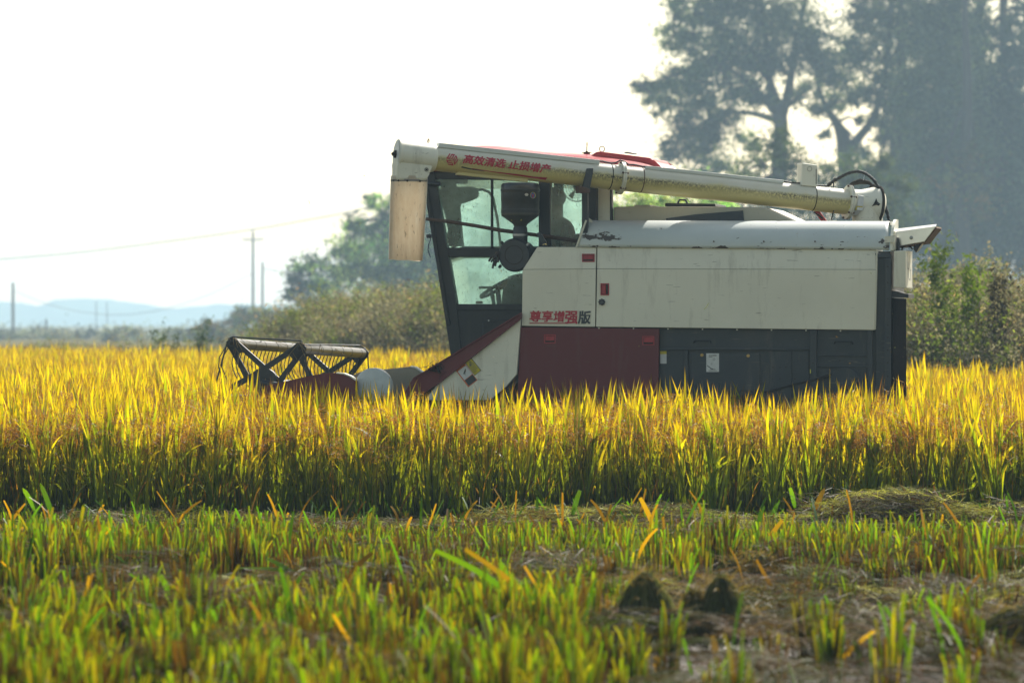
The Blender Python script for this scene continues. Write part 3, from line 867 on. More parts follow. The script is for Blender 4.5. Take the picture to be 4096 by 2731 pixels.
straw_mound(3000, 2340, 28.6, [(-0.10, 0.13, 0.12), (0.06, 0.16, 0.13)], 'small straw heap draped over stubble behind the muddy patch')

# ================================================================== THE COMBINE HARVESTER
H = empty('combine_harvester', ROOT_LOC, -YAW, 'cream and maroon rice combine harvester with long unloading auger, cutting the crop', 'harvester')
H.matrix_world = HM

def plate(name, px, y, th, mat, parent=H, bevel=0.0, mb=None):
    m = mb or MB()
    m.prism([hp(u, v, y) for u, v in px], (0, th, 0), bevel)
    return m if mb else m.build(name, mat, parent)
def rect(u0, v0, u1, v1): return [(u0, v0), (u1, v0), (u1, v1), (u0, v1)]
PXM = F / 30.0                       # photo pixels per metre at the machine

# ---- body cores behind the panels
plate('thresher_body', [(2640, 1002), (3560, 1006), (3560, 1700), (2640, 1690)], 0.075, 0.86, M['dark'])
plate('engine_housing', [(2094, 1090), (2150, 995), (2640, 1002), (2640, 1690), (2120, 1690)], 0.08, 1.55, M['dark'])

# ---- cream engine panel and main panel (each with its upper strip leaning in)
def leaning_panel(name, low, high, mat):
    m = MB()
    m.prism([hp(u, v, 0.0) for u, v in low], (0, 0.03, 0), 0.004)
    n = len(high) // 2
    pts = [hp(u, v, 0.001) for u, v in high[:n]] + [hp(u, v, 0.030) for u, v in high[n:]]
    m.prism(pts, (0, 0.03, 0), 0.004)
    return m.build(name, mat, H)
p1 = leaning_panel('engine_panel', [(2090, 1079), (2383, 1076), (2380, 1307), (2087, 1303)], [(2383, 1075), (2091, 1078), (2149, 988), (2385, 989)], M['cream'])
p2 = leaning_panel('side_panel', [(2388, 1076), (3503, 1079), (3497, 1320), (2384, 1307)], [(3503, 1078), (2388, 1075), (2389, 989), (3504, 993)], M['cream'])
for u, v in [(2396 + i * 138, 1312 + i * 1.6) for i in range(8)] + [(3490, 1010 + i * 98) for i in range(4)]:
    MB().lathe(hp(u, v, 0.0), (0, -1, 0), [(0, 0.006), (0.002, 0.005), (0.003, 0.0025)], 10).build('rivet', M['cream'], p2)
plate('panel_edge', [(3505, 996), (3510, 1000), (3502, 1316), (3498, 1319)], 0.006, 0.05, M['cream'], p2)

def pull_handle(u0, v0, u1, v1, parent, y=-0.001):
    f = MB()
    w = 4
    for a in ((u0, v0, u1, v0 + w), (u0, v1 - w, u1, v1), (u0, v0 + w, u0 + w, v1 - w), (u1 - w, v0 + w, u1, v1 - w)):
        f.prism([hp(*q, y - 0.006) for q in rect(*a)], (0, 0.006, 0))
    o = f.build('pull_handle', M['handle_red'], parent)
    plate('recess', rect(u0 + w, v0 + w, u1 - w, v1 - w), y - 0.0015, 0.0012, M['grime'], o)  # dark sheet painted in for the shade of the recess
    if u1 - u0 > v1 - v0: fl = rect(u0 + w + 2, v0 + w + 2, u1 - w - 2, v1 - w - 7)
    else: fl = rect(u0 + w + 2, v0 + w + 2, u1 - w - 9, v1 - w - 2)
    plate('flap', fl, y - 0.004, 0.002, M['handle_red'], o)
pull_handle(2328, 1015, 2378, 1048, p1, -0.0005 + 0.012)
pull_handle(2402, 1133, 2436, 1181, p2)
# lobed knob
k = MB(); c = hp(2408, 1208, -0.002)
k.lathe(c, (0, -1, 0), [(0, 0.02), (0.012, 0.021), (0.018, 0.016)], 16)
for i in range(8):
    a = i * math.pi / 4
    k.lathe(c + Vector((0.019 * math.cos(a), 0, 0.019 * math.sin(a))), (0, -1, 0), [(0, 0.0075), (0.014, 0.0075), (0.016, 0.005)], 10)
k.build('star_knob', M['black'], p2)

# ---- maroon lower panel
p3 = plate('lower_panel', [(2083, 1308), (2636, 1315), (2631, 1680), (2064, 1680)], 0.004, 0.03, M['red_dark'], bevel=0.004)
pull_handle(2176, 1338, 2222, 1373, p3, 0.003)
pull_handle(2569, 1344, 2617, 1380, p3, 0.003)

# ---- slate lower machinery side
md = plate('machinery_panel', [(2640, 1318), (3500, 1322), (3498, 1690), (2636, 1690)], 0.055, 0.018, M['dark'])
def dk(name, px, y=0.03, th=0.022, mat=None, parent=md): return plate(name, px, y, th, mat or M['dark'], parent, 0.003)
dk('cross_rail', rect(2642, 1392, 3238, 1400), 0.028, 0.026)
dk('cross_rail', rect(3266, 1420, 3468, 1425), 0.040, 0.014)
dk('cross_rail', rect(3266, 1464, 3468, 1469), 0.040, 0.014)
dk('cross_rail', rect(3266, 1512, 3468, 1517), 0.040, 0.014)
dk('frame_post', rect(3240, 1322, 3266, 1690), 0.020, 0.034)
dk('frame_post', rect(3470, 1322, 3490, 1690), 0.020, 0.034)
dk('frame_post', rect(2736, 1402, 2752, 1690), 0.030, 0.024)
acc = dk('access_cover', [(2764, 1411), (3040, 1413), (3039, 1565), (2764, 1563)], 0.042, 0.012)
dk('side_sheet', rect(3080, 1404, 3166, 1600), 0.046, 0.008)
dk('side_sheet', rect(3170, 1404, 3236, 1600), 0.046, 0.008)
for (u, v) in ((2808, 1420), (2993, 1423)):
    MB().lathe(hp(u, v, 0.042), (0, -1, 0), [(0, 0.013), (0.006, 0.013), (0.009, 0.008)], 16).build('latch', plain('brass', (0.45, 0.30, 0.10), 0.35, metal=0.8), acc)
lb = plate('data_plate', rect(2825, 1413, 2876, 1487), 0.0405, 0.0012, M['label'], acc)
m = MB()
for i, (a, b, c2, d) in enumerate(((2835, 1420, 2866, 1423), (2835, 1427, 2850, 1429), (2840, 1476, 2862, 1478), (2834, 1481, 2868, 1483))):
    m.prism([hp(*q, 0.0395) for q in rect(a, b, c2, d)], (0, 0.0008, 0))
m.prism([hp(*q, 0.0395) for q in ((2829, 1460), (2845, 1472), (2853, 1474), (2853, 1476), (2844, 1475), (2828, 1463))], (0, 0.0008, 0))
m.torus(hp(2856, 1437, 0.0398), (0, 1, 0), 0.008, 0.0012, 16, 4)
m.torus(hp(2846, 1455, 0.0398), (0, 1, 0), 0.005, 0.0010, 16, 4)
m.build('print', M['txt_dark'], lb)
wl = plate('warning_label', rect(2641, 1404, 2666, 1454), 0.0535, 0.0012, M['label'], md)
plate('label_head', rect(2641, 1404, 2666, 1416), 0.0525, 0.0009, M['yellow'], wl)
for (u0, v0, u1) in ((2776, 1362, 2842), (3336, 1366, 3410)):
    h_ = MB(); h_.tube([hp(u0, v0 + 8, 0.05), hp(u0 + 3, v0, 0.02), hp(u1 - 3, v0 + 1, 0.02), hp(u1, v0 + 9, 0.05)], 0.006, 8); h_.build('grab_handle', M['cabframe'], md)
# pulley behind its guard plate, belt
gp = MB(); gc = hp(3388, 1538, 0.02)
gp.lathe(gc, (0, -1, 0), [(0, 0.12), (0.004, 0.12), (0.012, 0.112), (0.012, 0.05), (0.02, 0.045), (0.03, 0.02)], 32)
pul = gp.build('belt_pulley', M['dark'], md)
MB().lathe(hp(3383, 1546, -0.012), (0, -1, 0), [(0, 0.02), (0.018, 0.02), (0.02, 0.012)], 14).build('hub_bolt', M['rust'], pul)
gq = MB(); pts = []
for i in range(15):
    a = R(200) - R(178) * i / 14
    pts.append(hp(3376, 1533, -0.004) + Vector((0.118 * math.cos(a), 0, 0.118 * math.sin(a))))
gq.prism(pts, (0, 0.006, 0), 0.001)
gq.build('guard_plate', M['dark'], pul)
for (u, v) in ((3350, 1580), (3421, 1582), (3432, 1537)):
    MB().lathe(hp(u, v, 0.007), (0, -1, 0), [(0, 0.018), (0.0015, 0.018)], 18).build('lightening_hole', M['grime'], pul)  # dark disc painted in for the shade of each hole
MB().tube([hp(3330, 1497, 0.012), hp(3200, 1531, 0.012), hp(3080, 1561, 0.012), hp(2900, 1600, 0.012)], 0.009, 8).build('drive_belt', M['rubber'], md)
for (u, v) in ((3092, 1469), (3120, 1469), (3144, 1468), (3092, 1514), (3120, 1514), (3180, 1515), (3360, 1441), (3252, 1452)):
    MB().lathe(hp(u, v, 0.046 if u < 3240 else 0.02), (0, -1, 0), [(0, 0.005), (0.004, 0.005)], 8).build('bolt', M['grime'], md)

# ---- rear frame and chaff hood
plate('rear_sheet', [(3506, 1010), (3546, 1014), (3546, 1690), (3500, 1690)], 0.045, 0.02, M['dark'])
plate('top_rail', [(3500, 1013), (3564, 1016), (3564, 1032), (3505, 1030)], 0.012, 0.05, M['dark'], bevel=0.003)
rp = plate('rear_post', [(3540, 1033), (3564, 1033), (3562, 1690), (3538, 1690)], 0.010, 0.05, M['dark'], bevel=0.003)
for i, v in enumerate((1066, 1130, 1195, 1246, 1300, 1350, 1400, 1450, 1505, 1560)):
    MB().lathe(hp(3551, v, 0.010), (0, -1, 0), [(0, 0.0055), (0.003, 0.005)], 8).build('bolt', M['grime'], rp)  # dark dots standing for the shaded holes in the post
plate('cross_rail', rect(3504, 1304, 3540, 1318), 0.02, 0.03, M['dark'])
hood = plate('chaff_hood', [(3563, 1192), (3572, 1192), (3572, 1700), (3562, 1700)], 0.03, 0.80, plain('black_rubber_flap', (0.006, 0.006, 0.006), 0.9, spec=0.0))
plate('hood_flange', [(3570, 1300), (3576, 1300), (3576, 1700), (3570, 1700)], 0.828, 0.012, M['cream'], hood)
plate('bracket', [(3563, 1160), (3600, 1172), (3634, 1176), (3634, 1192), (3563, 1188)], 0.05, 0.35, M['cabframe'])

# ---- rounded cover over the thresher
def make_cover():
    nx, nt = 90, 14
    V, mud = [], []
    for j in range(nt + 1):
        th = j / nt * R(92)
        y = 0.015 + 0.25 * (1 - math.cos(th)); dz = math.sin(th)
        L0 = hp(2308, 988, 0.0); L1 = hp(2346, 881, 0.25); R0 = hp(3557, 1000, 0.0); R1 = hp(3560, 885, 0.25)
        for i in range(nx + 1):
            t = i / nx
            pl = L0.lerp(L1, dz); pr = R0.lerp(R1, dz)
            p = pl.lerp(pr, t); V.append((p.x, y, p.z))
            x = t * (R0.x - L0.x)
            m_ = 1.25 * math.exp(-((x - 0.20) / 0.21) ** 2) * math.exp(-((dz - 0.38) / 0.22) ** 2)
            m_ = max(m_, 0.55 * math.exp(-((x - 0.30) / 0.16) ** 2) * math.exp(-((dz - 0.35) / 0.2) ** 2))
            m_ = max(m_, 0.75 * math.exp(-(dz / 0.07) ** 2), 0.9 * math.exp(-((x - (R0.x - L0.x)) / 0.10) ** 2) * math.exp(-((dz - 0.15) / 0.2) ** 2))
            m_ = max(m_, 0.22 * math.exp(-((dz - 0.3) / 0.35) ** 2), 0.8 * math.exp(-(x / 0.02) ** 2) * (dz < 0.8))
            mud.append(m_)
    I = np.arange((nx + 1) * (nt + 1)).reshape(nt + 1, nx + 1)
    Fq = np.stack([I[:-1, :-1], I[:-1, 1:], I[1:, 1:], I[1:, :-1]], -1).reshape(-1, 4)
    me = np_mesh('top_cover', V, Fq, smooth=True)
    a = me.attributes.new('mud', 'FLOAT', 'POINT'); a.data.foreach_set('value', np.asarray(mud, np.float32))
    o = link_mesh('top_cover', me, M['cover'], H)
    sd = o.modifiers.new('thickness', 'SOLIDIFY'); sd.thickness = 0.004; sd.offset = -1
    # flat roof behind the round edge
    z1 = hp(2346, 881, 0.25).z; z2 = hp(3560, 885, 0.25).z
    x1, x2 = hp(2346, 881, 0.25).x, hp(3560, 885, 0.25).x
    MB().prism([Vector((x1, 0.27, z1)), Vector((x2, 0.27, z2)), Vector((x2, 0.4, z2)), Vector((x1, 0.4, z1))], (0, 0, -0.03)).build('cover_roof', M['cream_top'], o)
    # end cap
    pts = []
    R0 = hp(3560, 1002, 0.0)
    for j in range(13):
        th = j / 12 * R(92); pts.append(Vector((R0.x, 0.0 + 0.265 * (1 - math.cos(th)), R0.z + (hp(3560, 878, 0.25).z - R0.z) * math.sin(th))))
    pts += [Vector((R0.x, 0.33, pts[-1].z)), Vector((R0.x, 0.33, R0.z))]
    MB().prism(pts, (0.022, 0, 0), 0.003).build('end_cap', M['cream'], o)
    # thin front flange
    plate('front_flange', [(2302, 988), (2309, 988), (2347, 882), (2341, 880)], 0.008, 0.012, M['cream'], o)
    for u in (2855, 3055, 3260):
        MB().lathe(hp(u, 966, 0.012), (0, -1, 0), [(-0.01, 0.006), (0.006, 0.006)], 8).build('rivet', M['rust'], o)
    return o
cover = make_cover()
plate('corner_gusset', [(2325, 885), (2334, 857), (2369, 882), (2369, 890)], 0.12, 0.012, M['cream'], cover)
plate('hinge', [(3538, 946), (3580, 942), (3580, 968), (3538, 970)], -0.01, 0.02, M['cream'], cover)

# ---- grain tank behind
tank = plate('grain_tank', [(2453, 828), (2538, 826), (3055, 829), (3178, 886), (3178, 1000), (2453, 1000)], 0.42, 0.95, M['beige'], bevel=0.012)
plate('tank_patch', [(2664, 874), (2780, 858), (2971, 842), (2976, 886), (2664, 886)], 0.408, 0.012, M['dark'], tank)
ld = plate('tank_lid', [(2660, 815), (2664, 812), (2860, 815), (2862, 826), (2660, 826)], 0.55, 0.5, M['cabframe'], tank, 0.003)
hd = MB(); hd.tube([hp(2710, 815, 0.7), hp(2718, 800, 0.7), hp(2742, 800, 0.7), hp(2750, 815, 0.7)], 0.008, 8); hd.build('lid_handle', M['black'], ld)
plate('top_flange', rect(2538, 820, 2600, 827), 0.45, 0.8, M['beige'], tank)
plate('rear_wall', rect(2384, 700, 2440, 1000), 0.40, 0.03, M['cream'], H, 0.003)
plate('wall_edge', rect(2440, 700, 2447, 1000), 0.395, 0.06, M['cabframe'], H)

# ---- cab
YC = 0.30
cab = empty('cab', (0, 0, 0)); cab.parent = H
def cb(name, px, y=YC, th=0.06, mat=None, bevel=0.006, parent=cab): return plate(name, px, y, th, mat or M['cabframe'], parent, bevel)
YF = 1.30
cb('front_pillar', [(1700, 690), (1737, 690), (1826, 1222), (1850, 1445), (1806, 1445), (1745, 1050)], YC - 0.01, 0.09)
cb('pillar_trim', [(1696, 760), (1708, 745), (1752, 1010), (1800, 1300), (1792, 1300), (1741, 1030)], YC - 0.03, 0.05)
cb('roof_rail', [(1700, 676), (2386, 676), (2386, 735), (2340, 726), (1700, 716)])
cb('waist_rail', [(1776, 990), (2166, 992), (2166, 1030), (1782, 1028)])
cb('middle_pillar', rect(2154, 700, 2200, 1012), YC - 0.012, 0.09)
cb('rear_pillar', rect(2328, 700, 2384, 1000), YC - 0.004, 0.09)
cb('sash_bar', rect(1962, 712, 1971, 992), YC - 0.006, 0.03)
cb('door_sill', [(1818, 1216), (2100, 1216), (2100, 1242), (1822, 1242)], YC - 0.004)
dp = cb('door_panel', [(1824, 1240), (2100, 1240), (2100, 1470), (1852, 1470)], YC + 0.004, 0.04)
cb('panel_rib', [(1930, 1290), (1950, 1278), (2070, 1278), (2070, 1286), (1954, 1286), (1938, 1298), (1938, 1400), (1930, 1400)], YC - 0.004, 0.008, parent=dp)
for (u, v) in ((1955, 1282), (1909, 1366)):
    MB().lathe(hp(u, v, YC - 0.006), (0, -1, 0), [(-.01, 0.006), (0.006, 0.006)], 10).build('bolt', M['steel'], dp)
cb('lower_frame', [(1838, 1445), (2120, 1445), (2120, 1560), (1850, 1560)], YC + 0.02, 0.9)
def pane(name, px, y, mat):
    m = MB(); m.bm.faces.new([m.bm.verts.new(hp(u, v, y)) for u, v in px]); return m.build(name, mat, cab)
pane('window', [(1733, 712), (2160, 716), (2160, 996), (1784, 994)], YC + 0.03, M['glass'])
pane('window', [(1786, 1026), (2110, 1026), (2110, 1220), (1823, 1220)], YC + 0.03, M['glass'])
pane('window', [(2196, 722), (2332, 726), (2332, 998), (2196, 998)], YC + 0.03, M['glass'])
# black ceramic corners so the glass reads rounded
def corner(u, v, du, dv, y=YC + 0.02):
    m = MB(); pts = [(u, v)]
    for i in range(6):
        a = i / 5 * math.pi / 2
        pts.append((u + du * (1 - math.sin(a)), v + dv * (1 - math.cos(a))))
    m.prism([hp(a, b, y) for a, b in pts], (0, 0.008, 0)); return m.build('glass_corner', M['cabframe'], cab)
corner(1780, 1024, 24, 26); corner(1818, 1220, 26, -26); corner(1772, 995, 26, -26); corner(2197, 722, 26, 24)
# far side: frame and glass
fr = MB()
for px in ([(1745, 690), (1790, 690), (1850, 1010), (1888, 1230), (1838, 1230)], [(1790, 985), (2170, 985), (2170, 1020), (1796, 1020)], rect(2215, 690, 2250, 1000), rect(1745, 676, 2400, 716), [(1838, 1225), (2160, 1225), (2160, 1330), (1850, 1330)], rect(2360, 690, 2400, 1000)):
    fr.prism([hp(u, v, YF) for u, v in px], (0, 0.05, 0), 0.004)
fr.build('far_side_frame', M['trim'], cab)
for px in ([(1790, 714), (2215, 714), (2215, 990), (1842, 990)], [(1850, 1018), (2165, 1018), (2165, 1226), (1885, 1226)], [(2248, 714), (2362, 714), (2362, 998), (2248, 998)]):
    pane('far_window', px, YF + 0.02, M['glass_far'])
# windscreen
a0, a1 = hp(1704, 735, YC + 0.08), hp(1806, 1400, YC + 0.08); b0, b1 = Vector((a0.x, YF, a0.z)), Vector((a1.x, YF, a1.z))
m = MB(); m.bm.faces.new([m.bm.verts.new(p) for p in (a0, a1, b1, b0)]); m.build('windscreen', M['glass_far'], cab)
# floor, dashboard, control column, steering lever, seat
plate('floor', rect(1850, 1400, 2330, 1420), YC + 0.1, 0.85, M['trim'], cab)
plate('console', [(2045, 1165), (2110, 1120), (2150, 1110), (2150, 1400), (2040, 1400)], YC + 0.55, 0.3, M['trim'], cab, 0.01)
ct = MB(); ct.tube([hp(1985, 1400, 0.62), hp(1975, 1215, 0.62), hp(1968, 1172, 0.62)], [0.022, 0.013, 0.018], 10); ct.build('control_lever', M['trim'], cab)
sw = MB(); sw.torus(hp(1990, 1150, 0.75), Vector((-0.5, 0, 0.86)), 0.15, 0.014, 28, 8); sw.tube([hp(1990, 1150, 0.75), hp(2010, 1330, 0.75)], 0.02, 8)
sw.box(hp(1990, 1150, 0.75), (0.30, 0.03, 0.02)); sw.build('steering_wheel', M['seat'], cab)
plate('monitor', [(1785, 950), (1792, 912), (1800, 908), (1824, 880), (1836, 884), (1842, 912), (1842, 962), (1834, 985), (1786, 985)], 0.75, 0.08, M['seat'], cab, 0.006)
plate('mirror_head', [(1748, 738), (1760, 733), (1772, 756), (1780, 790), (1784, 812), (1770, 802), (1748, 799)], 0.9, 0.03, M['seat'], cab, 0.006)
vs = plate('sun_visor', [(1778, 716), (1868, 716), (1870, 730), (1862, 735), (1780, 735)], 0.5, 0.02, M['trim'], cab, 0.004)
hm = MB()                                                            # headliner duct with its curved pipe
hm.prism([hp(u, v, 1.1) for u, v in ((1778, 735), (1820, 735), (1822, 750), (1890, 746), (1906, 756), (1912, 776), (1905, 792), (1880, 803), (1838, 814), (1834, 830), (1852, 985), (1806, 985), (1790, 850))], (0, 0.05, 0), 0.004)
hm.tube([hp(1870, 767, 1.05), hp(1900, 762, 1.05), hp(1930, 758, 1.05), hp(1955, 768, 1.05), hp(1972, 790, 1.05), hp(1990, 880, 1.05), hp(2003, 985, 1.05)], 0.011, 8)
hm.build('far_pillar_trim', M['trim'], cab)
lh = MB(); lh.tube([hp(1762, 905, YC + 0.05), hp(1766, 860, YC + 0.05), hp(1776, 880, YC + 0.05)], [0.008, 0.014, 0.01], 8); lh.build('door_latch', M['black'], cab)
bc = MB(); bc.lathe(hp(1917, 1210, 0.7), (0, 0, 1), [(-0.01, 0.028), (0.008, 0.028), (0.012, 0.024)], 20); bc.build('dashboard_beacon', M['orange'], cab)
se = MB()
se.box(hp(2225, 1150, 0.85), (0.46, 0.46, 0.12), 0.04)
Mt = Matrix.Rotation(R(14), 4, 'Y')
se.box(hp(2312, 1040, 0.85), (0.10, 0.44, 0.42), 0.04, Mt)
se.box(hp(2290, 1260, 0.85), (0.3, 0.35, 0.3), 0.02)
se.build('seat', M['seat'], cab)
fn = MB(); fc = hp(2308, 748, 1.0)
for r_ in (0.118, 0.112, 0.09, 0.068, 0.045): fn.torus(fc + Vector((0, -0.03 * (1 - (r_ / .118) ** 2), 0)), (0, 1, 0), r_, 0.0016 if r_ < .115 else 0.003, 36, 5)
for i in range(36):
    a = i / 36 * 2 * math.pi; a2 = a + 0.5
    fn.tube([fc + Vector((0.03 * math.cos(a2), -0.03, 0.03 * math.sin(a2))), fc + Vector((0.075 * math.cos(a + 0.25), -0.02, 0.075 * math.sin(a + 0.25))), fc + Vector((0.117 * math.cos(a), 0, 0.117 * math.sin(a)))], 0.0012, 5)
fn.lathe(fc + Vector((0, -0.02, 0)), (0, 1, 0), [(0, 0.03), (0.05, 0.035), (0.09, 0.03)], 16)
for i in range(3):
    a = i * 2.094
    fn.prism([fc + Vector((0.02 * math.cos(a), 0, 0.02 * math.sin(a))), fc + Vector((0.10 * math.cos(a - .3), 0.01, 0.10 * math.sin(a - .3))), fc + Vector((0.105 * math.cos(a + .2), -0.01, 0.105 * math.sin(a + .2)))], (0, 0.003, 0))
fn.build('cab_fan', M['seat'], cab)

# cab roof: lofted shell
def make_roof():
    prof = [(1690, 690), (1700, 640), (1760, 604), (1850, 592), (1925, 585), (1990, 587), (2060, 595), (2130, 606), (2200, 614), (2280, 618), (2350, 620), (2420, 628), (2560, 648), (2640, 672), (2650, 690)]
    rows = [(0.22, 1.0, 0.0), (0.20, 0.30, 0), (0.24, 0.62, 0), (0.34, 0.86, 0), (0.52, 0.97, 0), (0.85, 1.0, 0), (1.15, 0.95, 0), (1.35, 0.7, 0), (1.42, 0.2, 0), (1.42, 0.0, 0)]
    rows[0] = (0.22, 0.0, 0)
    base = hp(1690, 690, 0.5).z
    V = []
    for (y, f, _) in rows:
        for (u, v) in prof:
            p = hp(u, v, 0.6); V.append((p.x + (0.04 if f < 0.5 and u < 1800 else 0), y, base + (p.z - base) * f))
    n = len(prof); I = np.arange(n * len(rows)).reshape(len(rows), n)
    Fq = np.stack([I[:-1, :-1], I[1:, :-1], I[1:, 1:], I[:-1, 1:]], -1).reshape(-1, 4)
    o = link_mesh('cab_roof', np_mesh('cab_roof', V, Fq, smooth=True), M['red'], cab)
    sub = o.modifiers.new('smooth', 'SUBSURF'); sub.levels = 2; sub.render_levels = 2
    sd = o.modifiers.new('thickness', 'SOLIDIFY'); sd.thickness = 0.012; sd.offset = -1
    plate('roof_pod', [(2352, 628), (2386, 607), (2400, 606), (2604, 632), (2612, 646), (2655, 672), (2655, 690), (2352, 660)], 0.36, 0.7, M['red'], o, 0.012)
    return o
roof = make_roof()
MB().torus(hp(2408, 597, 0.55), (0.1, 1, 0), 0.021, 0.0035, 24, 6).build('lifting_eye', M['rust'], roof)
an = MB(); an.lathe(hp(2347, 620, 0.55), (0, 0, 1), [(0, 0.026), (0.016, 0.026), (0.017, 0.04), (0.021, 0.04), (0.022, 0.012), (0.03, 0.008)], 18)
an.torus(hp(2348, 577, 0.55), (1, 0.3, 0), 0.013, 0.0035, 16, 6); an.tube([hp(2347, 606, 0.55), hp(2348, 583, 0.55)], 0.004, 6)
an.build('roof_hatch_screw', M['rust'], roof)
MB().lathe(hp(2522, 616, 0.6), (0.12, 0, 1), [(0, 0.05), (0.008, 0.05), (0.014, 0.03)], 20).build('roof_beacon', M['black'], roof)
MB().lathe(hp(1733, 735, YC - 0.05), (1, 0, -0.05), [(-0.05, 0.016), (0.055, 0.017), (0.062, 0.012)], 16).build('work_lamp', M['black'], cab)
gl = MB(); gl.tube([hp(1718, 935, YC - 0.05), hp(1722, 960, YC - 0.06), hp(1715, 975, YC - 0.05), hp(1712, 1000, YC - 0.05), hp(1722, 1030, YC - 0.04)], 0.004, 6)
gl.box(hp(1716, 945, YC - 0.05), (0.04, 0.03, 0.03), 0.006); gl.build('door_check', M['black'], cab)

# ---- air cleaner with pre-cleaner bowl
ac = MB(); cc = hp(2057, 1020, 0.02)
ac.lathe(cc, (0, 1, 0), [(-0.012, 0.085), (-0.012, 0.118), (0.0, 0.126), (0.03, 0.126), (0.035, 0.132), (0.05, 0.132), (0.055, 0.122), (0.26, 0.118)], 40)
acl = ac.build('air_cleaner', M['black'], H)
MB().torus(cc + Vector((0, -0.013, 0)), (0, 1, 0), 0.072, 0.0022, 40, 6).build('lid_groove', M['grime'], acl)
for (u, v, a) in ((2009, 972, 0.8), (2111, 978, -0.7), (2000, 1066, 2.2)):
    ck = MB(); ck.box(hp(u, v, 0.03), (0.028, 0.03, 0.018), 0.003, Matrix.Rotation(a, 4, 'Y')); ck.torus(hp(u, v, 0.012), (0, 1, 0), 0.011, 0.0015, 12, 5)
    ck.build('clip', M['steel'] if v < 1000 and u > 2100 else M['rubber'], acl)
pc = hp(2081, 905, 0.14)
def zz(v): return hp(2081, v, 0.14).z - pc.z
nk = MB(); nk.lathe(pc, (0, 0, 1), [(zz(1000), 0.055), (zz(960), 0.057), (zz(944), 0.058), (zz(936), 0.058), (zz(912), 0.055), (zz(905), 0.046), (zz(880), 0.042)], 28)
nk.build('intake_neck', M['black'], acl)
MB().lathe(pc, (0, 0, 1), [(zz(944), 0.0605), (zz(936), 0.0605)], 28).build('hose_clamp', M['steel'], acl)
bw = MB(); bw.lathe(pc, (0, 0, 1), [(zz(905), 0.05), (zz(896), 0.058), (zz(868), 0.135), (zz(862), 0.147), (zz(852), 0.150), (zz(846), 0.150)], 40)
bowl = bw.build('precleaner_cone', plain('smoked_plastic', (0.055, 0.055, 0.045), 0.45), acl)
b3 = MB(); b3.lathe(pc, (0, 0, 1), [(zz(853), 0.151), (zz(840), 0.152), (zz(838), 0.149), (zz(806), 0.149), (zz(804), 0.151), (zz(770), 0.151)], 40)
bw2 = b3.build('precleaner_bowl', M['black'], acl)
b4 = MB(); b4.lathe(pc, (0, 0, 1), [(zz(772), 0.150), (zz(762), 0.155), (zz(758), 0.155), (zz(756), 0.151), (zz(742), 0.150), (zz(735), 0.140), (zz(732), 0.11), (zz(731), 0.0)], 40)
b4.build('precleaner_cap', plain('black_cap', (0.014, 0.018, 0.024), 0.3, spec=0.6), acl)
def bowl_pt(u, v, r=0.1525):
    # photo pixel -> bowl surface, near side
    p = hp(u, v, 0.14); dx = max(-0.99 * r, min(0.99 * r, p.x - pc.x)); return Vector((pc.x + dx, pc.y - math.sqrt(r * r - dx * dx), p.z))
def bowl_decal(name, px, mat, r=0.1525):
    m = MB(); bm = m.bm; vs_ = [bm.verts.new(bowl_pt(u, v, r)) for u, v in px]; bm.faces.new(vs_); return m.build(name, mat, bw2)
def ell(u, v, a, b, n=18): return [(u + a * math.cos(2 * math.pi * i / n), v + b * math.sin(2 * math.pi * i / n)) for i in range(n)]
bowl_decal('oval_sticker', ell(2121, 781, 6.5, 5.5), M['label'], 0.1535)
bowl_decal('round_sticker', ell(2142, 783, 8.5, 13), M['yellow'], 0.1535)
bowl_decal('sticker_face', ell(2142, 783, 7.3, 11.8), M['blue'], 0.1545)
bowl_decal('sticker_mark', [(2137, 776), (2139, 776), (2142, 785), (2145, 776), (2147, 776), (2143, 793), (2141, 793)], M['txt_red'], 0.1555)
ys_ = MB(); vs2 = []
for (u, v) in rect(2054, 877, 2098, 884):
    p = hp(u, v, 0.14); vs2.append(ys_.bm.verts.new(Vector((p.x, pc.y - math.sqrt(max(0.0, 0.098 ** 2 - (p.x - pc.x) ** 2)) - 0.012 + (v - 877) * 0.002, p.z))))
ys_.bm.faces.new(vs2); ys_.build('yellow_sticker', M['yellow'], bowl)
lv_ = MB(); lv_.prism([hp(u, v, 0.05) for u, v in ((2143, 934), (2159, 928), (2186, 970), (2190, 986), (2176, 986), (2164, 968))], (0, 0.03, 0), 0.004)
lv_.build('lever_bracket', M['dark'], acl)

# ---- unloading auger
AF, AR = lw(1591, 618, 29.72), lw(3520, 822, 30.76)
AX = (AR - AF).normalized(); ALEN = (AR - AF).length
AN = AX.cross(Vector((0, 0, 1))); AN.normalize()
if AN.y > 0: AN = -AN                        # faces the camera
AU = AN.cross(AX).normalized()
if AU.z < 0: AU = -AU
AFW = HM @ AF
def s_at(u):
    """distance along the auger axis where it crosses photo column u"""
    lo, hi = -0.5, ALEN + 0.5
    for _ in range(40):
        mid = (lo + hi) / 2; w = HM @ (AF + AX * mid) - CAMV
        uu = CX + F * w.x / (w.y * CP - w.z * SP)
        if uu < u: lo = mid
        else: hi = mid
    return (lo + hi) / 2
def v_of(p):
    w = HM @ p - CAMV; yc = w.y * CP - w.z * SP; zc = w.y * SP + w.z * CP
    return CY - F * zc / yc
def on_tube(u, v, r, off=0.0):
    """photo pixel -> (s, arc height) on the near side of the tube"""
    s = s_at(u); va = v_of(AF + AX * s); h = (va - v) / PXM
    return s, r * math.asin(max(-0.98, min(0.98, h / r)))
def tube_pt(s, h, r, off=0.0015):
    a = h / r
    return AF + AX * s + (AN * math.cos(a) + AU * math.sin(a)) * (r + off)
auger = empty('unloading_auger', AF); auger.parent = H
TA = Matrix.Translation(-AF)
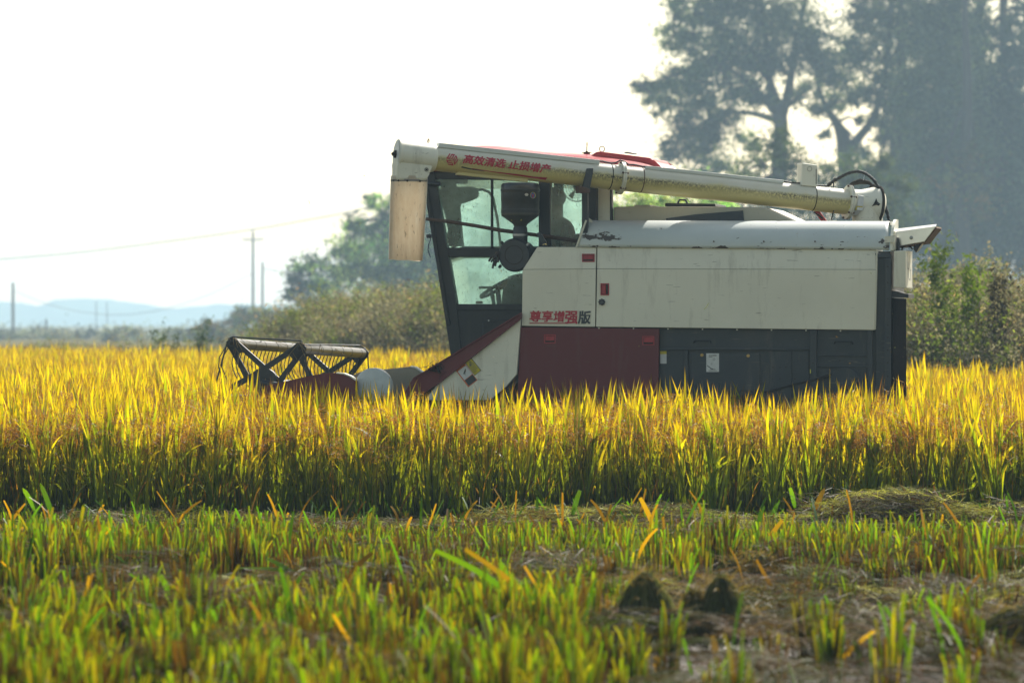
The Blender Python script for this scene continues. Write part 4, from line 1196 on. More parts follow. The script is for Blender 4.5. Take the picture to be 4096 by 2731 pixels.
def ab(mb, name, mat, parent=auger, **kw):
    bmesh.ops.translate(mb.bm, verts=mb.bm.verts[:], vec=-AF)
    return mb.build(name, mat, parent, **kw)
RT = 0.0955
def make_tube():
    n = 56; prof = []
    s0, s1 = s_at(1640), s_at(3392)
    ss = np.linspace(s0, s1, 90); V, ang, ln = [], [], []
    joint = [s_at(2375), s_at(2590), s_at(3250)]
    for s in ss:
        r = RT + (0.003 if s > joint[0] else 0)
        for k in range(n + 1):
            a = 2 * math.pi * k / n            # 0 = top, 0.25 = near side, 0.5 = underside
            p = AX * s + (AU * math.cos(a) + AN * math.sin(a)) * r
            V.append(p); f = k / n
            ang.append(f * 2 if f <= 0.5 else 2 - 2 * f); ln.append(s)
    I = np.arange(len(ss) * (n + 1)).reshape(len(ss), n + 1)
    Fq = np.stack([I[:-1, :-1], I[1:, :-1], I[1:, 1:], I[:-1, 1:]], -1).reshape(-1, 4)
    me = np_mesh('auger_tube', V, Fq, smooth=True)
    for nm, d in (('ang', ang), ('len', ln)):
        a = me.attributes.new(nm, 'FLOAT', 'POINT'); a.data.foreach_set('value', np.asarray(d, np.float32))
    return link_mesh('auger_tube', me, M['auger'], auger)
tube = make_tube()
def ring(u, r, w, mat, name, bolts=True, parent=auger):
    m = MB(); s = s_at(u)
    m.lathe(AF + AX * (s - w / 2), AX, [(0, RT), (0, r), (w * 0.45, r), (w * 0.45, r - 0.006), (w * 0.6, r - 0.006), (w * 0.6, r), (w, r), (w, RT)], 44)
    o = ab(m, name, mat, parent)
    if bolts:
        for i in range(6):
            bm_ = MB()
            a = i * math.pi / 3 + 0.3; c = AF + AX * s + (AN * math.cos(a) + AU * math.sin(a)) * (r - 0.008)
            bm_.lathe(c - AX * (w / 2 + 0.012), AX, [(0, 0.009), (w + 0.024, 0.009)], 6)
            ab(bm_, 'bolt', M['rust'], o)
    return o
ring(2483, 0.128, 0.026, M['cream'], 'flange_collar')
ring(3392, 0.135, 0.026, M['cream'], 'flange_collar')
for u in (2437, 2562, 3250):
    m = MB(); s = s_at(u); m.lathe(AF + AX * (s - 0.002), AX, [(0, RT + .0035), (0.004, RT + .0055), (0.008, RT + .0035)], 44, cap=False)
    ab(m, 'weld_seam', M['grime'] if u != 2562 else M['rust'])
# front elbow
RE = 0.112
m = MB(); m.lathe(AF + AX * -0.01, AX, [(0, RE), (0.006, RE + .006), (0.018, RE + .006), (0.02, RE), (s_at(1738) - 0.02, RE), (s_at(1742), RE - .008), (s_at(1745), RT)], 44)
elbow = ab(m, 'elbow_head', M['cream'])
def af(u, v, off):
    """pixel -> point in the auger's own vertical plane, pushed off along its normal"""
    w0 = HM @ (AF + AN * off); nrm = (HM.to_3x3() @ AN)
    r = ray(u, v); t = (w0 - CAMV).dot(nrm) / r.dot(nrm)
    return HMI @ (CAMV + r * t)
m = MB(); m.prism([af(u, v, 0.092) for u, v in ((1594, 622), (1742, 622), (1738, 655), (1716, 700), (1709, 723), (1588, 722), (1590, 660))], -AN * 0.184, 0.02)
ab(m, 'elbow_duct', M['cream'])
m = MB(); c0 = AF - AX * 0.012
m.lathe(c0, -AX, [(0, RE - 0.012), (0.003, RE - 0.014)], 40); cap_ = ab(m, 'end_plate', M['label'])
m = MB(); m.lathe(c0 - AX * 0.003, -AX, [(0, 0.034), (0.012, 0.032), (0.014, 0.018), (0.026, 0.018), (0.026, 0.01), (0.034, 0.01)], 6); ab(m, 'shaft_nut', M['grime'], cap_)
m = MB(); m.torus(af(1706, 679, 0.095), AN, 0.013, 0.002, 20, 6); m.lathe(af(1706, 679, 0.092), AN, [(0, 0.007), (0.008, 0.006)], 12); ab(m, 'duct_bolt', M['grime'], elbow)
m = MB(); m.torus(af(1713, 570, 0.0) + AU * 0.004, AX, 0.022, 0.0035, 20, 6); ab(m, 'lifting_eye', M['rust'], elbow)
# translucent spout with its clamp strip
def rr_loop(cu, cv, wpx, depth, z_off=0.0, n=40):
    """rounded-rectangle loop in the horizontal plane, centre pixel cu,cv"""
    c = af(cu, cv, 0.0); hx = wpx / 2 / PXM / max(0.5, abs((HM.to_3x3() @ AX).x)); hy = depth / 2; out = []
    for k in range(n):
        a = 2 * math.pi * k / n; ca, sa = math.cos(a), math.sin(a); e = 1.0
        out.append(c + Vector((AX.x, AX.y, 0)).normalized() * hx * math.copysign(abs(ca) ** e, ca) + AN * hy * math.copysign(abs(sa) ** e, sa))
    return out
def make_spout():
    rows = [(1637, 704, 142, 0.188), (1636, 730, 143, 0.19), (1633, 800, 142, 0.188), (1629, 900, 139, 0.184), (1625, 985, 136, 0.182), (1623, 1040, 133, 0.185)]
    V = []
    for i, (u, v, w, d) in enumerate(rows):
        L = rr_loop(u, v, w, d)
        for p in L:
            q = p.copy()
            if i >= 4:                          # soft, slightly dented lower corner
                q += Vector((0.02 * max(0, (q - af(u, v, 0)).dot(AX)) * (-1.2 if i == 5 else 0.6), 0, 0.015 * noise.noise(p * 9)))
            V.append(q - AF)
    n = 40; k = len(rows); I = np.arange(n * k).reshape(k, n); J = np.roll(I, -1, axis=1)
    Fq = np.stack([I[:-1], J[:-1], J[1:], I[1:]], -1).reshape(-1, 4)
    o = link_mesh('spout', np_mesh('spout', V, Fq, smooth=True), M['spout'], auger)
    st = MB(); L0 = [p + (p - af(1637, 721, 0)) * 0.012 for p in rr_loop(1637, 719, 143, 0.19)]; L1 = [p + (p - af(1637, 729, 0)) * 0.012 for p in rr_loop(1637, 728, 143, 0.19)]
    a = [st.bm.verts.new(p - AF) for p in L0]; b = [st.bm.verts.new(p - AF) for p in L1]
    for i in range(n): f = st.bm.faces.new((a[i], a[(i + 1) % n], b[(i + 1) % n], b[i])); f.smooth = True
    so = st.build('clamp_strip', plain('grey_strap', (0.22, 0.20, 0.17), 0.6), o)
    for u in (1573, 1594, 1629, 1680):
        MB().lathe(af(u, 722 + (u - 1573) * 0.03, 0.096) - AF, AN, [(0, 0.008), (0.006, 0.007)], 10).build('bolt', M['grime'], so)
make_spout()
# flat channel strips on top and below
def strip(u0, u1, up, h, d, mat, name, nrm_off=0.0):
    s0, s1 = s_at(u0), s_at(u1); c = AF + AU * up + AN * nrm_off
    m = MB(); m.prism([c + AX * s0 + AN * d / 2, c + AX * s1 + AN * d / 2, c + AX * s1 + AN * d / 2 + AU * h, c + AX * (s0 + 0.008) + AN * d / 2 + AU * h], -AN * d, 0.003)
    return ab(m, name, mat)
strip(1742, 2386, RT - 0.012, 0.034, 0.09, M['cream_top'], 'cable_channel', 0.012)
strip(2570, 3122, RT - 0.008, 0.026, 0.08, M['cream_top'], 'cable_channel', 0.012)
strip(1826, 2110, -RT - 0.014, 0.024, 0.05, M['auger'] if False else M['yellow'] if False else paint('yellow_rib_paint', (0.56, 0.48, 0.20), amount=0.5), 'lower_rib', 0.02)
m = MB(); pts = []
for i, u in enumerate(np.linspace(2384, 2578, 12)):
    pts.append(AF + AX * s_at(u) + AU * (RT + 0.014 + (0.022 if 2470 < u < 2500 else 0) + 0.004 * math.sin(i * 1.7)) + AN * 0.02)
m.tube(pts, 0.006, 8); ab(m, 'cable', M['rubber'])
m = MB(); pts = [AF + AX * s_at(u) + AU * (RT + 0.010 + 0.003 * math.sin(u)) + AN * 0.02 for u in np.linspace(3118, 3300, 10)]
m.tube(pts, 0.006, 8); ab(m, 'cable', M['rubber'])
# junction box on the tube
s0 = s_at(3224); c = AF + AX * s0 + AU * (RT - 0.008)
m = MB(); m.prism([c - AX * 0.068 + AN * 0.06, c + AX * 0.066 + AN * 0.06, c + AX * 0.066 + AN * 0.06 + Vector((0, 0, 0.172)), c - AX * 0.060 + AN * 0.06 + Vector((0, 0, 0.176))], -AN * 0.12, 0.006)
jb = ab(m, 'junction_box', M['cream'])
m = MB(); m.torus(c + AN * 0.061 + AX * 0.0 + Vector((0, 0, 0.135)), AN, 0.018, 0.0012, 20, 5); m.prism([c + AX * 0.052 + AN * 0.0605 + Vector((0, 0, 0.02)), c + AX * 0.058 + AN * 0.0605 + Vector((0, 0, 0.02)), c + AX * 0.058 + AN * 0.0605 + Vector((0, 0, 0.14)), c + AX * 0.052 + AN * 0.0605 + Vector((0, 0, 0.14))], AN * 0.001)
ab(m, 'box_scratches', M['grime'], jb)
# rear pivot elbow
m = MB(); sA, sB = s_at(3400), s_at(3530)
m.lathe(AF, AX, [(sA - 0.01, 0.104), (sA + 0.03, 0.105), (s_at(3440), 0.108), (s_at(3472), 0.128), (s_at(3492), 0.142), (s_at(3505), 0.146), (s_at(3515), 0.140), (s_at(3525), 0.11), (sB, 0.05)], 44)
piv = ab(m, 'pivot_elbow', M['cream'])
m = MB(); m.torus(AF + AX * (s_at(3508)), AX, 0.146, 0.012, 44, 8); m.torus(AF + AX * (s_at(3494)) + AU * 0.012 - AN * 0.04, AX, 0.142, 0.012, 44, 8); ab(m, 'rubber_seal', M['grime'], piv)
m = MB(); pe = AF + AX * s_at(3470); m.tube([pe + Vector((0, 0, -0.02)), pe + Vector((0.0, 0.0, -0.5))], 0.12, 28); ab(m, 'pivot_pipe', M['cream'], piv)
m = MB(); m.box(AF + AX * s_at(3422) + AN * 0.107 + AU * -0.005, (0.05, 0.012, 0.12), 0.004, Matrix((AX, AN, AU)).transposed().to_4x4()); lp = ab(m, 'label_plate', M['label'], piv)
def tube_decal(px, r, mat, name, parent, off):
    m = MB(); vs = [m.bm.verts.new(tube_pt(*on_tube(u, v, r), r, off) - AF) for u, v in px]; m.bm.faces.new(vs); return m.build(name, mat, parent)
tube_decal([(3408, 826), (3432, 827), (3428, 843), (3404, 842)], 0.118, M['yellow'], 'yellow_label', piv, 0.002)
tube_decal([(3404, 843), (3428, 844), (3422, 863), (3400, 862)], 0.118, M['label'], 'white_label', piv, 0.002)
tube_decal([(3411, 838), (3413, 832), (3416, 838)], 0.118, M['txt_dark'], 'label_triangle', piv, 0.004)
tube_decal([(3478, 795), (3484, 810), (3495, 818), (3490, 826), (3480, 822), (3462, 828), (3472, 812)], 0.140, M['grime'], 'mud_splash', piv, 0.004)
# hydraulic ram and hoses
m = MB(); m.tube([lw(3262, 838, 30.72), lw(3330, 930, 30.72)], 0.020, 16); ab(m, 'ram_barrel', M['red'])
m = MB(); m.tube([lw(3255, 848, 30.65), lw(3292, 874, 30.65)], 0.007, 8); m.tube([lw(3325, 880, 30.6), lw(3334, 845, 30.6), lw(3334, 720, 30.66), lw(3340, 713, 30.66), lw(3350, 715, 30.66)], 0.005, 8); ab(m, 'oil_line', M['rubber'])
def corrugated(pts, r, name):
    P = [Vector(p) for p in pts]; out, rad = [], []
    for i in range(len(P) - 1):
        p0, p1, p2, p3 = P[max(0, i - 1)], P[i], P[i + 1], P[min(len(P) - 1, i + 2)]
        for j in range(14):
            t = j / 14
            out.append(0.5 * ((2 * p1) + (p2 - p0) * t + (2 * p0 - 5 * p1 + 4 * p2 - p3) * t * t + (3 * p1 - p0 - 3 * p2 + p3) * t ** 3))
            rad.append(r * (1.0 if j % 4 < 2 else 0.78))
    m = MB(); m.tube(out, rad, 10); return ab(m, name, M['rubber'])
corrugated([lw(u, v, d) for u, v, d in ((3290, 765, 30.95), (3320, 736, 30.9), (3360, 710, 30.85), (3398, 692, 30.8), (3436, 687, 30.75), (3465, 697, 30.72), (3500, 728, 30.7), (3530, 792, 30.68), (3548, 850, 30.66), (3560, 900, 30.64))], 0.0135, 'hydraulic_hose')
m = MB(); m.tube([lw(u, v, 30.85) for u, v in ((3390, 750), (3410, 735), (3440, 726), (3475, 731), (3500, 750))], [0.012, 0.016, 0.024, 0.016, 0.010], 10); ab(m, 'hose_sleeve', M['grime'])
m = MB(); m.tube([lw(u, v, 30.72) for u, v in ((3453, 722), (3458, 700), (3462, 688), (3468, 680))], 0.0025, 6); ab(m, 'tie_wire', M['steel'])
# cradle that carries the auger
cr = MB(); cr.prism([af(u, v, 0.115) for u, v in ((2349, 674), (2374, 672), (2372, 690), (2358, 770), (2326, 772), (2345, 690))], -AN * 0.03, 0.006)
cradle = cr.build('auger_cradle', M['dark'], H)
m = MB(); m.prism([af(u, v, 0.118) for u, v in ((2316, 742), (2362, 756), (2360, 772), (2316, 772))], -AN * 0.10, 0.004); m.build('cradle_clamp', M['rust'], cradle)
plate('cradle_post', rect(2327, 768, 2350, 1000), 0.05, 0.05, M['dark'], cradle, 0.004)

# ---- writing
def text_polys(body, shear=0.0, offset=0.02):
    c = bpy.data.curves.new('lettering', 'FONT'); c.body = body; c.size = 1.0; c.shear = shear; c.offset = offset; c.resolution_u = 3
    o = bpy.data.objects.new('lettering', c); COL.objects.link(o)
    bpy.context.view_layer.update()
    dg = bpy.context.evaluated_depsgraph_get()
    me = bpy.data.meshes.new_from_object(o.evaluated_get(dg))
    bpy.data.objects.remove(o); bpy.data.curves.remove(c)
    bm = bmesh.new(); bm.from_mesh(me); bpy.data.meshes.remove(me)
    xs = [v.co.x for v in bm.verts]; ys = [v.co.y for v in bm.verts]
    return bm, min(xs), max(xs), min(ys), max(ys)
def text_on(fn, body, mat, name, parent, shear=0.0, offset=0.02, cuts=0, sub=None, heavy=0.022):
    """fn maps (tx, ty, lift) to a 3-D point; heavy strokes come from four slightly shifted layers"""
    allbm = bmesh.new()
    for li, (sx, sy) in enumerate(((-1, -0.7), (1, -0.7), (-1, 0.7), (1, 0.7))):
        one = text_layer(fn, body, shear, offset, cuts, sx * heavy, sy * heavy, li * 0.00012)
        tmp = bpy.data.meshes.new('layer'); one.to_mesh(tmp); one.free(); allbm.from_mesh(tmp); bpy.data.meshes.remove(tmp)
    me = bpy.data.meshes.new(name); allbm.to_mesh(me); allbm.free()
    return link_mesh(name, me, mat, parent)
def text_layer(fn, body, shear, offset, cuts, dx, dy, lift):
    bm, x0, x1, y0, y1 = text_polys(body, shear, offset)
    for i in range(1, cuts):
        bmesh.ops.bisect_plane(bm, geom=bm.verts[:] + bm.edges[:] + bm.faces[:], plane_co=(0, y0 + (y1 - y0) * i / cuts, 0), plane_no=(0, 1, 0))
    for v in bm.verts: v.co = fn((v.co.x + dx - x0) / (x1 - x0), (v.co.y + dy - y0) / (y1 - y0), lift)
    return bm
s0, _ = on_tube(1840, 655, RT); s1, _ = on_tube(2190, 690, RT)
def f_auger(tx, ty, lift):
    h = -0.030 + 0.072 * ty - 0.010 * tx + 0.008
    return tube_pt(s0 + (s1 - s0) * tx, h, RT, 0.0016 + lift) - AF
slog = text_on(f_auger, '高效清选 止损增产', M['txt_red'], 'slogan', auger, shear=0.22, offset=0.010, cuts=10)
def tube_band(px_low, px_up, mat, name, off=0.0016):
    m = MB(); a = [m.bm.verts.new(tube_pt(*on_tube(u, v, RT), RT, off) - AF) for u, v in px_low]; b = [m.bm.verts.new(tube_pt(*on_tube(u, v, RT), RT, off) - AF) for u, v in px_up]
    for i in range(len(a) - 1): m.bm.faces.new((a[i], a[i + 1], b[i + 1], b[i]))
    return m.build(name, mat, slog)
tube_band([(1836, 672), (1870, 679), (1930, 687)], [(1838, 667), (1872, 675), (1930, 685.5)], M['txt_dark'], 'underline_dark')
tube_band([(1880, 676), (1960, 690), (2060, 704), (2130, 714), (2178, 721)], [(1880, 674.5), (1960, 687), (2060, 698), (2130, 708), (2182, 712)], M['txt_red'], 'underline_red')
# emblem: a hexagon of three panels, each cut into an N
lg = MB(); cu, cvv, r_ = 1797.0, 642.0, 28.0
hexp = [(cu + r_ * math.cos(R(a)), cvv + r_ * 0.95 * math.sin(R(a))) for a in (-118, -62, 8, 66, 122, 186)]
cen = (cu - 1, cvv + 1)
rects_ = [(0.05, .25, 0.05, .95), (.40, .60, .05, .95), (.75, .95, .05, .95), (.25, .40, .74, .95), (.60, .75, .05, .26)]
for (o0, p_, q_, sw_) in ((cen, hexp[5], hexp[1], 0), (cen, hexp[1], hexp[3], 1), (cen, hexp[3], hexp[5], 0)):
    ox, oy = o0; ax_, ay_ = p_[0] - ox, p_[1] - oy; bx_, by_ = q_[0] - ox, q_[1] - oy
    for (a0, a1, b0, b1) in rects_:
        quad = []
        for (a, b) in ((a0, b0), (a1, b0), (a1, b1), (a0, b1)):
            if sw_: a, b = b, a
            a = 0.03 + a * 0.95; b = 0.03 + b * 0.95
            quad.append((ox + ax_ * a + bx_ * b, oy + ay_ * a + by_ * b))
        Q = [Vector(q) for q in quad]; K = 6
        grid = [[lg.bm.verts.new(tube_pt(*on_tube(*(Q[0].lerp(Q[1], i / K).lerp(Q[3].lerp(Q[2], i / K), j / K)), RT), RT, 0.0016) - AF) for i in range(K + 1)] for j in range(K + 1)]
        for j in range(K):
            for i in range(K): lg.bm.faces.new((grid[j][i], grid[j][i + 1], grid[j + 1][i + 1], grid[j + 1][i]))
lg.build('emblem', M['txt_red'], auger)
# panel lettering
stk = plate('sticker', [(2118, 1242), (2366, 1242), (2362, 1298), (2114, 1296)], -0.0012, 0.001, paint('sticker_cream', (0.60, 0.57, 0.45), amount=0.2), p1)
def f_panel(u0, u1, v0, v1, y=-0.0022):
    return lambda tx, ty, lift: hp(u0 + (u1 - u0) * tx, v1 + (v0 - v1) * ty, y - lift)
text_on(f_panel(2119, 2212, 1243, 1287), '尊享', M['txt_red'], 'lettering', stk, 0.08, 0.012)
text_on(f_panel(2214, 2258, 1244, 1287), '增', M['txt_red'], 'lettering', stk, 0.08, 0.012)
text_on(f_panel(2260, 2309, 1244, 1295), '强', M['txt_red'], 'lettering', stk, 0.08, 0.012)
text_on(f_panel(2312, 2363, 1244, 1295), '版', M['txt_dark'], 'lettering', stk, 0.08, 0.014)
m = MB(); m.bm.faces.new([m.bm.verts.new(hp(u, v, -0.0022)) for u, v in ((2119, 1290.5), (2268, 1290.5), (2275, 1294.5), (2117, 1294.5))]); m.build('underline', M['txt_red'], stk)

# ---- feeder house, warning stickers
fp = plate('feeder_side', [(2082, 1276), (2081, 1300), (2066, 1497), (2024, 1545), (1960, 1600), (1700, 1600), (1745, 1541)], -0.02, 0.03, M['cream'], bevel=0.003)
plate('feeder_duct', [(2085, 1290), (2100, 1480), (2000, 1640), (1600, 1680), (1640, 1560)], 0.03, 0.75, M['cabframe'])
fb = plate('feeder_beam', [(2083, 1252), (2083, 1272), (1742, 1540), (1660, 1600), (1600, 1600), (1650, 1513), (1790, 1431)], -0.05, 0.07, M['red_dark'], bevel=0.004)
plate('beam_flange', [(2083, 1270), (2083, 1275), (1742, 1543), (1738, 1540)], -0.054, 0.04, M['red_dark'], fb)
plate('beam_lip', [(2083, 1250), (2083, 1255), (1790, 1434), (1655, 1515), (1652, 1511), (1788, 1429)], -0.07, 0.04, M['red_dark'], fb)
st_ = MB()
for i in range(26):
    a = hp(1740 + rng.uniform(-12, 22), 1470 - rng.uniform(-10, 10), -0.06); 
    st_.tube([a, a + Vector((rng.normal() * .03, rng.normal() * .015 - 0.01, rng.normal() * .02)), a + Vector((rng.normal() * .06, rng.normal() * .02, rng.normal() * .03 - .01))], 0.0018, 4)
st_.build('caught_straw', M['grime'], fb)['kind'] = 'stuff'
MB().tube([hp(1743, 1453, -0.06), hp(1752, 1475, -0.06), hp(1758, 1490, -0.06)], 0.007, 8).build('tine_stub', M['cabframe'], fb)
yb = plate('hazard_sticker', [(1859, 1449), (1884, 1429), (1925, 1481), (1899, 1502)], -0.0222, 0.0012, M['txt_dark'], fp)
plate('sticker_face', [(1862, 1450), (1883, 1432), (1922, 1481), (1899, 1499)], -0.0232, 0.0008, M['yellow'], yb)
plate('triangle_border', [(1875.5, 1443), (1898, 1453.5), (1878.5, 1469)], -0.0240, 0.0006, M['txt_dark'], yb)
plate('triangle_face', [(1877.5, 1446.3), (1894, 1453.8), (1879.7, 1465)], -0.0247, 0.0005, M['yellow'], yb)
tm = MB()
tm.prism([hp(u, v, -0.0253) for u, v in ell(1883, 1452.5, 2.6, 2.6, 10)], (0, 0.0004, 0)); tm.prism([hp(u, v, -0.0253) for u, v in ((1879, 1456), (1887, 1455), (1889, 1458), (1884, 1459), (1882, 1463), (1880, 1462))], (0, 0.0004, 0))
d1 = Vector((25, -20)).normalized(); d2 = Vector((40, 51)).normalized()
for r2 in range(4):
    for c2 in range(5 if r2 < 3 else 3):
        q = Vector((1884, 1470)) + d2 * (r2 * 7) + d1 * (-3 + c2 * 4.6)
        tm.prism([hp(q.x + a * d1.x + b * d2.x, q.y + a * d1.y + b * d2.y, -0.0240) for a, b in ((0, 0), (3.4, 0), (3.4, 3.6), (0, 3.6))], (0, 0.0004, 0))
tm.build('print', M['txt_dark'], yb)
ob = plate('notice_sticker', [(1820, 1478), (1857, 1450), (1910, 1520), (1873, 1548)], -0.0222, 0.0012, M['orange'], fp)
plate('notice_face', [(1830.5, 1485.5), (1863, 1461), (1889, 1495), (1857.5, 1520)], -0.0232, 0.0008, M['label'], ob)
plate('notice_foot', [(1859, 1521), (1890, 1497), (1906, 1519), (1875, 1543)], -0.0232, 0.0008, M['txt_dark'], ob)
nm_ = MB()
for px in ([(1853, 1495), (1858, 1497), (1864, 1476), (1860, 1475)], [(1835, 1474), (1838, 1477), (1833, 1480)], [(1841, 1470), (1844, 1467), (1846, 1470), (1843, 1472)], [(1852, 1462), (1855, 1459), (1857, 1462), (1854, 1464)], [(1860, 1500), (1861.5, 1500), (1863, 1478), (1862, 1478)]):
    nm_.prism([hp(u, v, -0.0240) for u, v in px], (0, 0.0004, 0))
nm_.build('print', M['txt_dark'], ob)

# ---- header: reel, shields, platform
hdr = empty('header', (0, 0, 0)); hdr.parent = H
plate('divider_shield', [(1062, 1542), (1100, 1534), (1180, 1516), (1260, 1499), (1300, 1492), (1345, 1490.5), (1375, 1494), (1400, 1504), (1424, 1521), (1430, 1680), (1000, 1690)], -0.12, 0.05, M['red_dark'], hdr, 0.004)
plate('shield_rim', [(1345, 1489), (1376, 1492), (1402, 1502), (1425, 1519), (1424, 1524), (1400, 1507), (1375, 1497), (1345, 1493)], -0.13, 0.05, M['cream'], hdr)
m = MB(); dc = hp(1492, 1548, -0.06)
m.lathe(dc, (0, -1, 0), [(-0.06, 0.150), (0, 0.150), (0.004, 0.148), (0.006, 0.145), (0.006, 0.0)], 44, cap=False); m.build('drive_cover', M['white'], hdr)
plate('header_back', [(1390, 1512), (1440, 1487), (1640, 1466), (1662, 1470), (1680, 1485), (1706, 1502), (1706, 1690), (1390, 1690)], 0.35, 0.02, paint('dirty_beige_paint', (0.24, 0.22, 0.16), amount=1.0), hdr, 0.004)
plate('back_rim', [(1640, 1463), (1664, 1467), (1710, 1500), (1706, 1504), (1660, 1472), (1640, 1468)], 0.34, 0.05, M['cream_top'], hdr)
plate('header_platform', [(1010, 1685), (1700, 1660), (1700, 1760), (1010, 1770)], -0.1, 2.1, M['dark'], hdr)
plate('auger_trough', [(1450, 1600), (1700, 1590), (1700, 1680), (1450, 1690)], 0.3, 1.7, M['dark'], hdr)
pdv = MB(); pdv.lathe(hp(1000, 1720, 0.0), (-1, 0, -0.2), [(0, 0.11), (0.3, 0.07), (0.75, 0.015)], 16); pdv.lathe(hp(1000, 1720, 0.0) + Vector((0, 1.95, 0)), (-1, 0, -0.2), [(0, 0.11), (0.3, 0.07), (0.75, 0.015)], 16)
pdv.build('crop_dividers', M['red_dark'], hdr)

reel = empty('reel', (0, 0, 0)); reel.parent = hdr
RW = 1.85
hub = hp(1054, 1532, 0.06); rax = Vector((0.02, RW, -0.052)); raxn = rax.normalized()
RR = 0.405
angs = [R(a) for a in (129.5, 42.5, -30, -102, 198)]
def tip(a, t, dr=0.0): return hub + rax * t + Vector((math.cos(a) * (RR + dr), 0, math.sin(a) * (RR + dr)))
dark_arm = MB()
for t in (0.0, 0.98):
    arm = MB()
    for a in angs:
        T = tip(a, t); rad = Vector((math.cos(a), 0, math.sin(a))); per = Vector((-math.sin(a), 0, math.cos(a)))
        h0 = hub + rax * t
        for sgn in (-1, 1):
            p_top = T + per * sgn * 0.026; p_bot = h0 + per * sgn * 0.085 + rad * 0.06
            w = 0.021
            arm.prism([p_top - per * w, p_top + per * w, p_bot + per * w * 1.1, p_bot - per * w * 1.1], raxn * 0.022, 0.004)
        arm.prism([T + per * 0.052 + rad * 0.012, T + per * 0.030 + rad * 0.045, T - per * 0.030 + rad * 0.045, T - per * 0.052 + rad * 0.012, T - per * 0.050 - rad * 0.10, T + per * 0.050 - rad * 0.10], raxn * 0.020 - raxn * 0.002, 0.004)
        arm.torus(T - raxn * 0.004, raxn, 0.021, 0.006, 18, 6)
    arm.lathe(hub + rax * t - raxn * 0.01, raxn, [(0, 0.12), (0.045, 0.12)], 28)
    sp = arm.build('reel_spider', M['reel_dark'], reel)
    hl = MB()
    for a in angs: hl.lathe(tip(a, t) - raxn * 0.006, raxn, [(0, 0.017), (0.004, 0.017)], 16)
    hl.build('bearing_bore', M['grime'], sp)  # dark discs painted in for the shade inside the bores
for i, a in enumerate(angs):
    b = MB(); b.tube([tip(a, 0.02) + rax * 0, tip(a, 0.97)], 0.041, 24); bar = b.build('tine_bar', M['reel_steel'], reel)
    bn = MB()
    for t in (0.10, 0.28, 0.42, 0.60, 0.74, 0.90): bn.lathe(tip(a, t), raxn, [(0, 0.0425), (0.006, 0.0425)], 24)
    bn.build('tine_clamp', M['reel_dark'], bar)
    if i < 3 or i == 4:
        tn = MB()
        for j in range(17):
            t = 0.05 + j * 0.055
            p = tip(a, t) + Vector((0.0, 0, -0.03)); L = 0.25
            tn.tube([p, p + Vector((-0.022, 0, -0.06)), p + Vector((-0.032, 0, -0.12)), p + Vector((-0.022, 0, -0.18)), p + Vector((0.012, 0, -L))], 0.0042, 6)
        if i == 0:
            for t in (0.0, 0.02):
                p = tip(a, t) + Vector((-0.03 - t * 2, 0, -0.03)); tn.tube([p, p + Vector((-0.05, 0, -0.08)), p + Vector((-0.055, 0, -0.16)), p + Vector((-0.01, 0, -0.27))], 0.0045, 6)
        tn.build('spring_tines', M['reel_dark'], bar)
cs = MB()
for i in range(46):                                     # straw caught on the bars and arms
    a = angs[int(rng.integers(0, 2))]; t = rng.random() if i % 3 else 0.0
    p = tip(a, t) + Vector((rng.normal() * 0.03, 0, 0.035)) if i % 2 else hub + rax * t + (tip(a, t) - (hub + rax * t)) * rng.random()
    cs.tube([p + Vector((rng.normal() * .04, rng.normal() * .03, -0.01 - abs(rng.normal()) * .05)), p + Vector((0, -0.045, 0.012)), p + Vector((rng.normal() * .05, rng.normal() * .03, -0.02 - abs(rng.normal()) * .06))], 0.0022, 4)
cs.build('caught_straw', plain('dry_straw', (0.26, 0.19, 0.08), 0.8), reel)['kind'] = 'stuff'
rods = MB()
def top_of(a, t): return tip(a, t) + Vector((0, 0, 0.052))
rods.tube([tip(angs[0], 0, 0.05), tip(angs[0], 0, 0.055) + Vector((0.04, 0, 0.01)), tip(angs[1], 0, 0.06) + Vector((-0.03, 0, 0.02)), tip(angs[1], 0, 0.04)], 0.006, 8)
rods.tube([tip(angs[1], 0, 0.05), tip(angs[1], 0.94) + Vector((0, 0, 0.065)), tip(angs[1], 0.98) + Vector((0.03, 0, 0.03))], 0.005, 8)
rods.tube([tip(angs[1], 0, 0.0) + Vector((0.045, 0, 0)), tip(angs[2], 0, 0.02)], 0.008, 8)
rods.tube([tip(angs[0], 0, 0.0) + Vector((-0.045, 0, 0)), tip(angs[4], 0, 0.05)], 0.007, 8)
rods.tube([tip(angs[1], 0.98) + Vector((0.045, 0, 0)), tip(angs[2], 0.98, 0.02)], 0.006, 8)
rods.build('stay_rods', M['reel_dark'], reel)
ra = MB(); ra.tube([hub + Vector((0, -0.04, 0)), hp(1450, 1600, -0.02)], 0.03, 12); ra.build('reel_support_arm', M['reel_dark'], reel)
MB().tube([hub, hub + rax], 0.035, 16).build('reel_shaft', M['reel_dark'], reel)

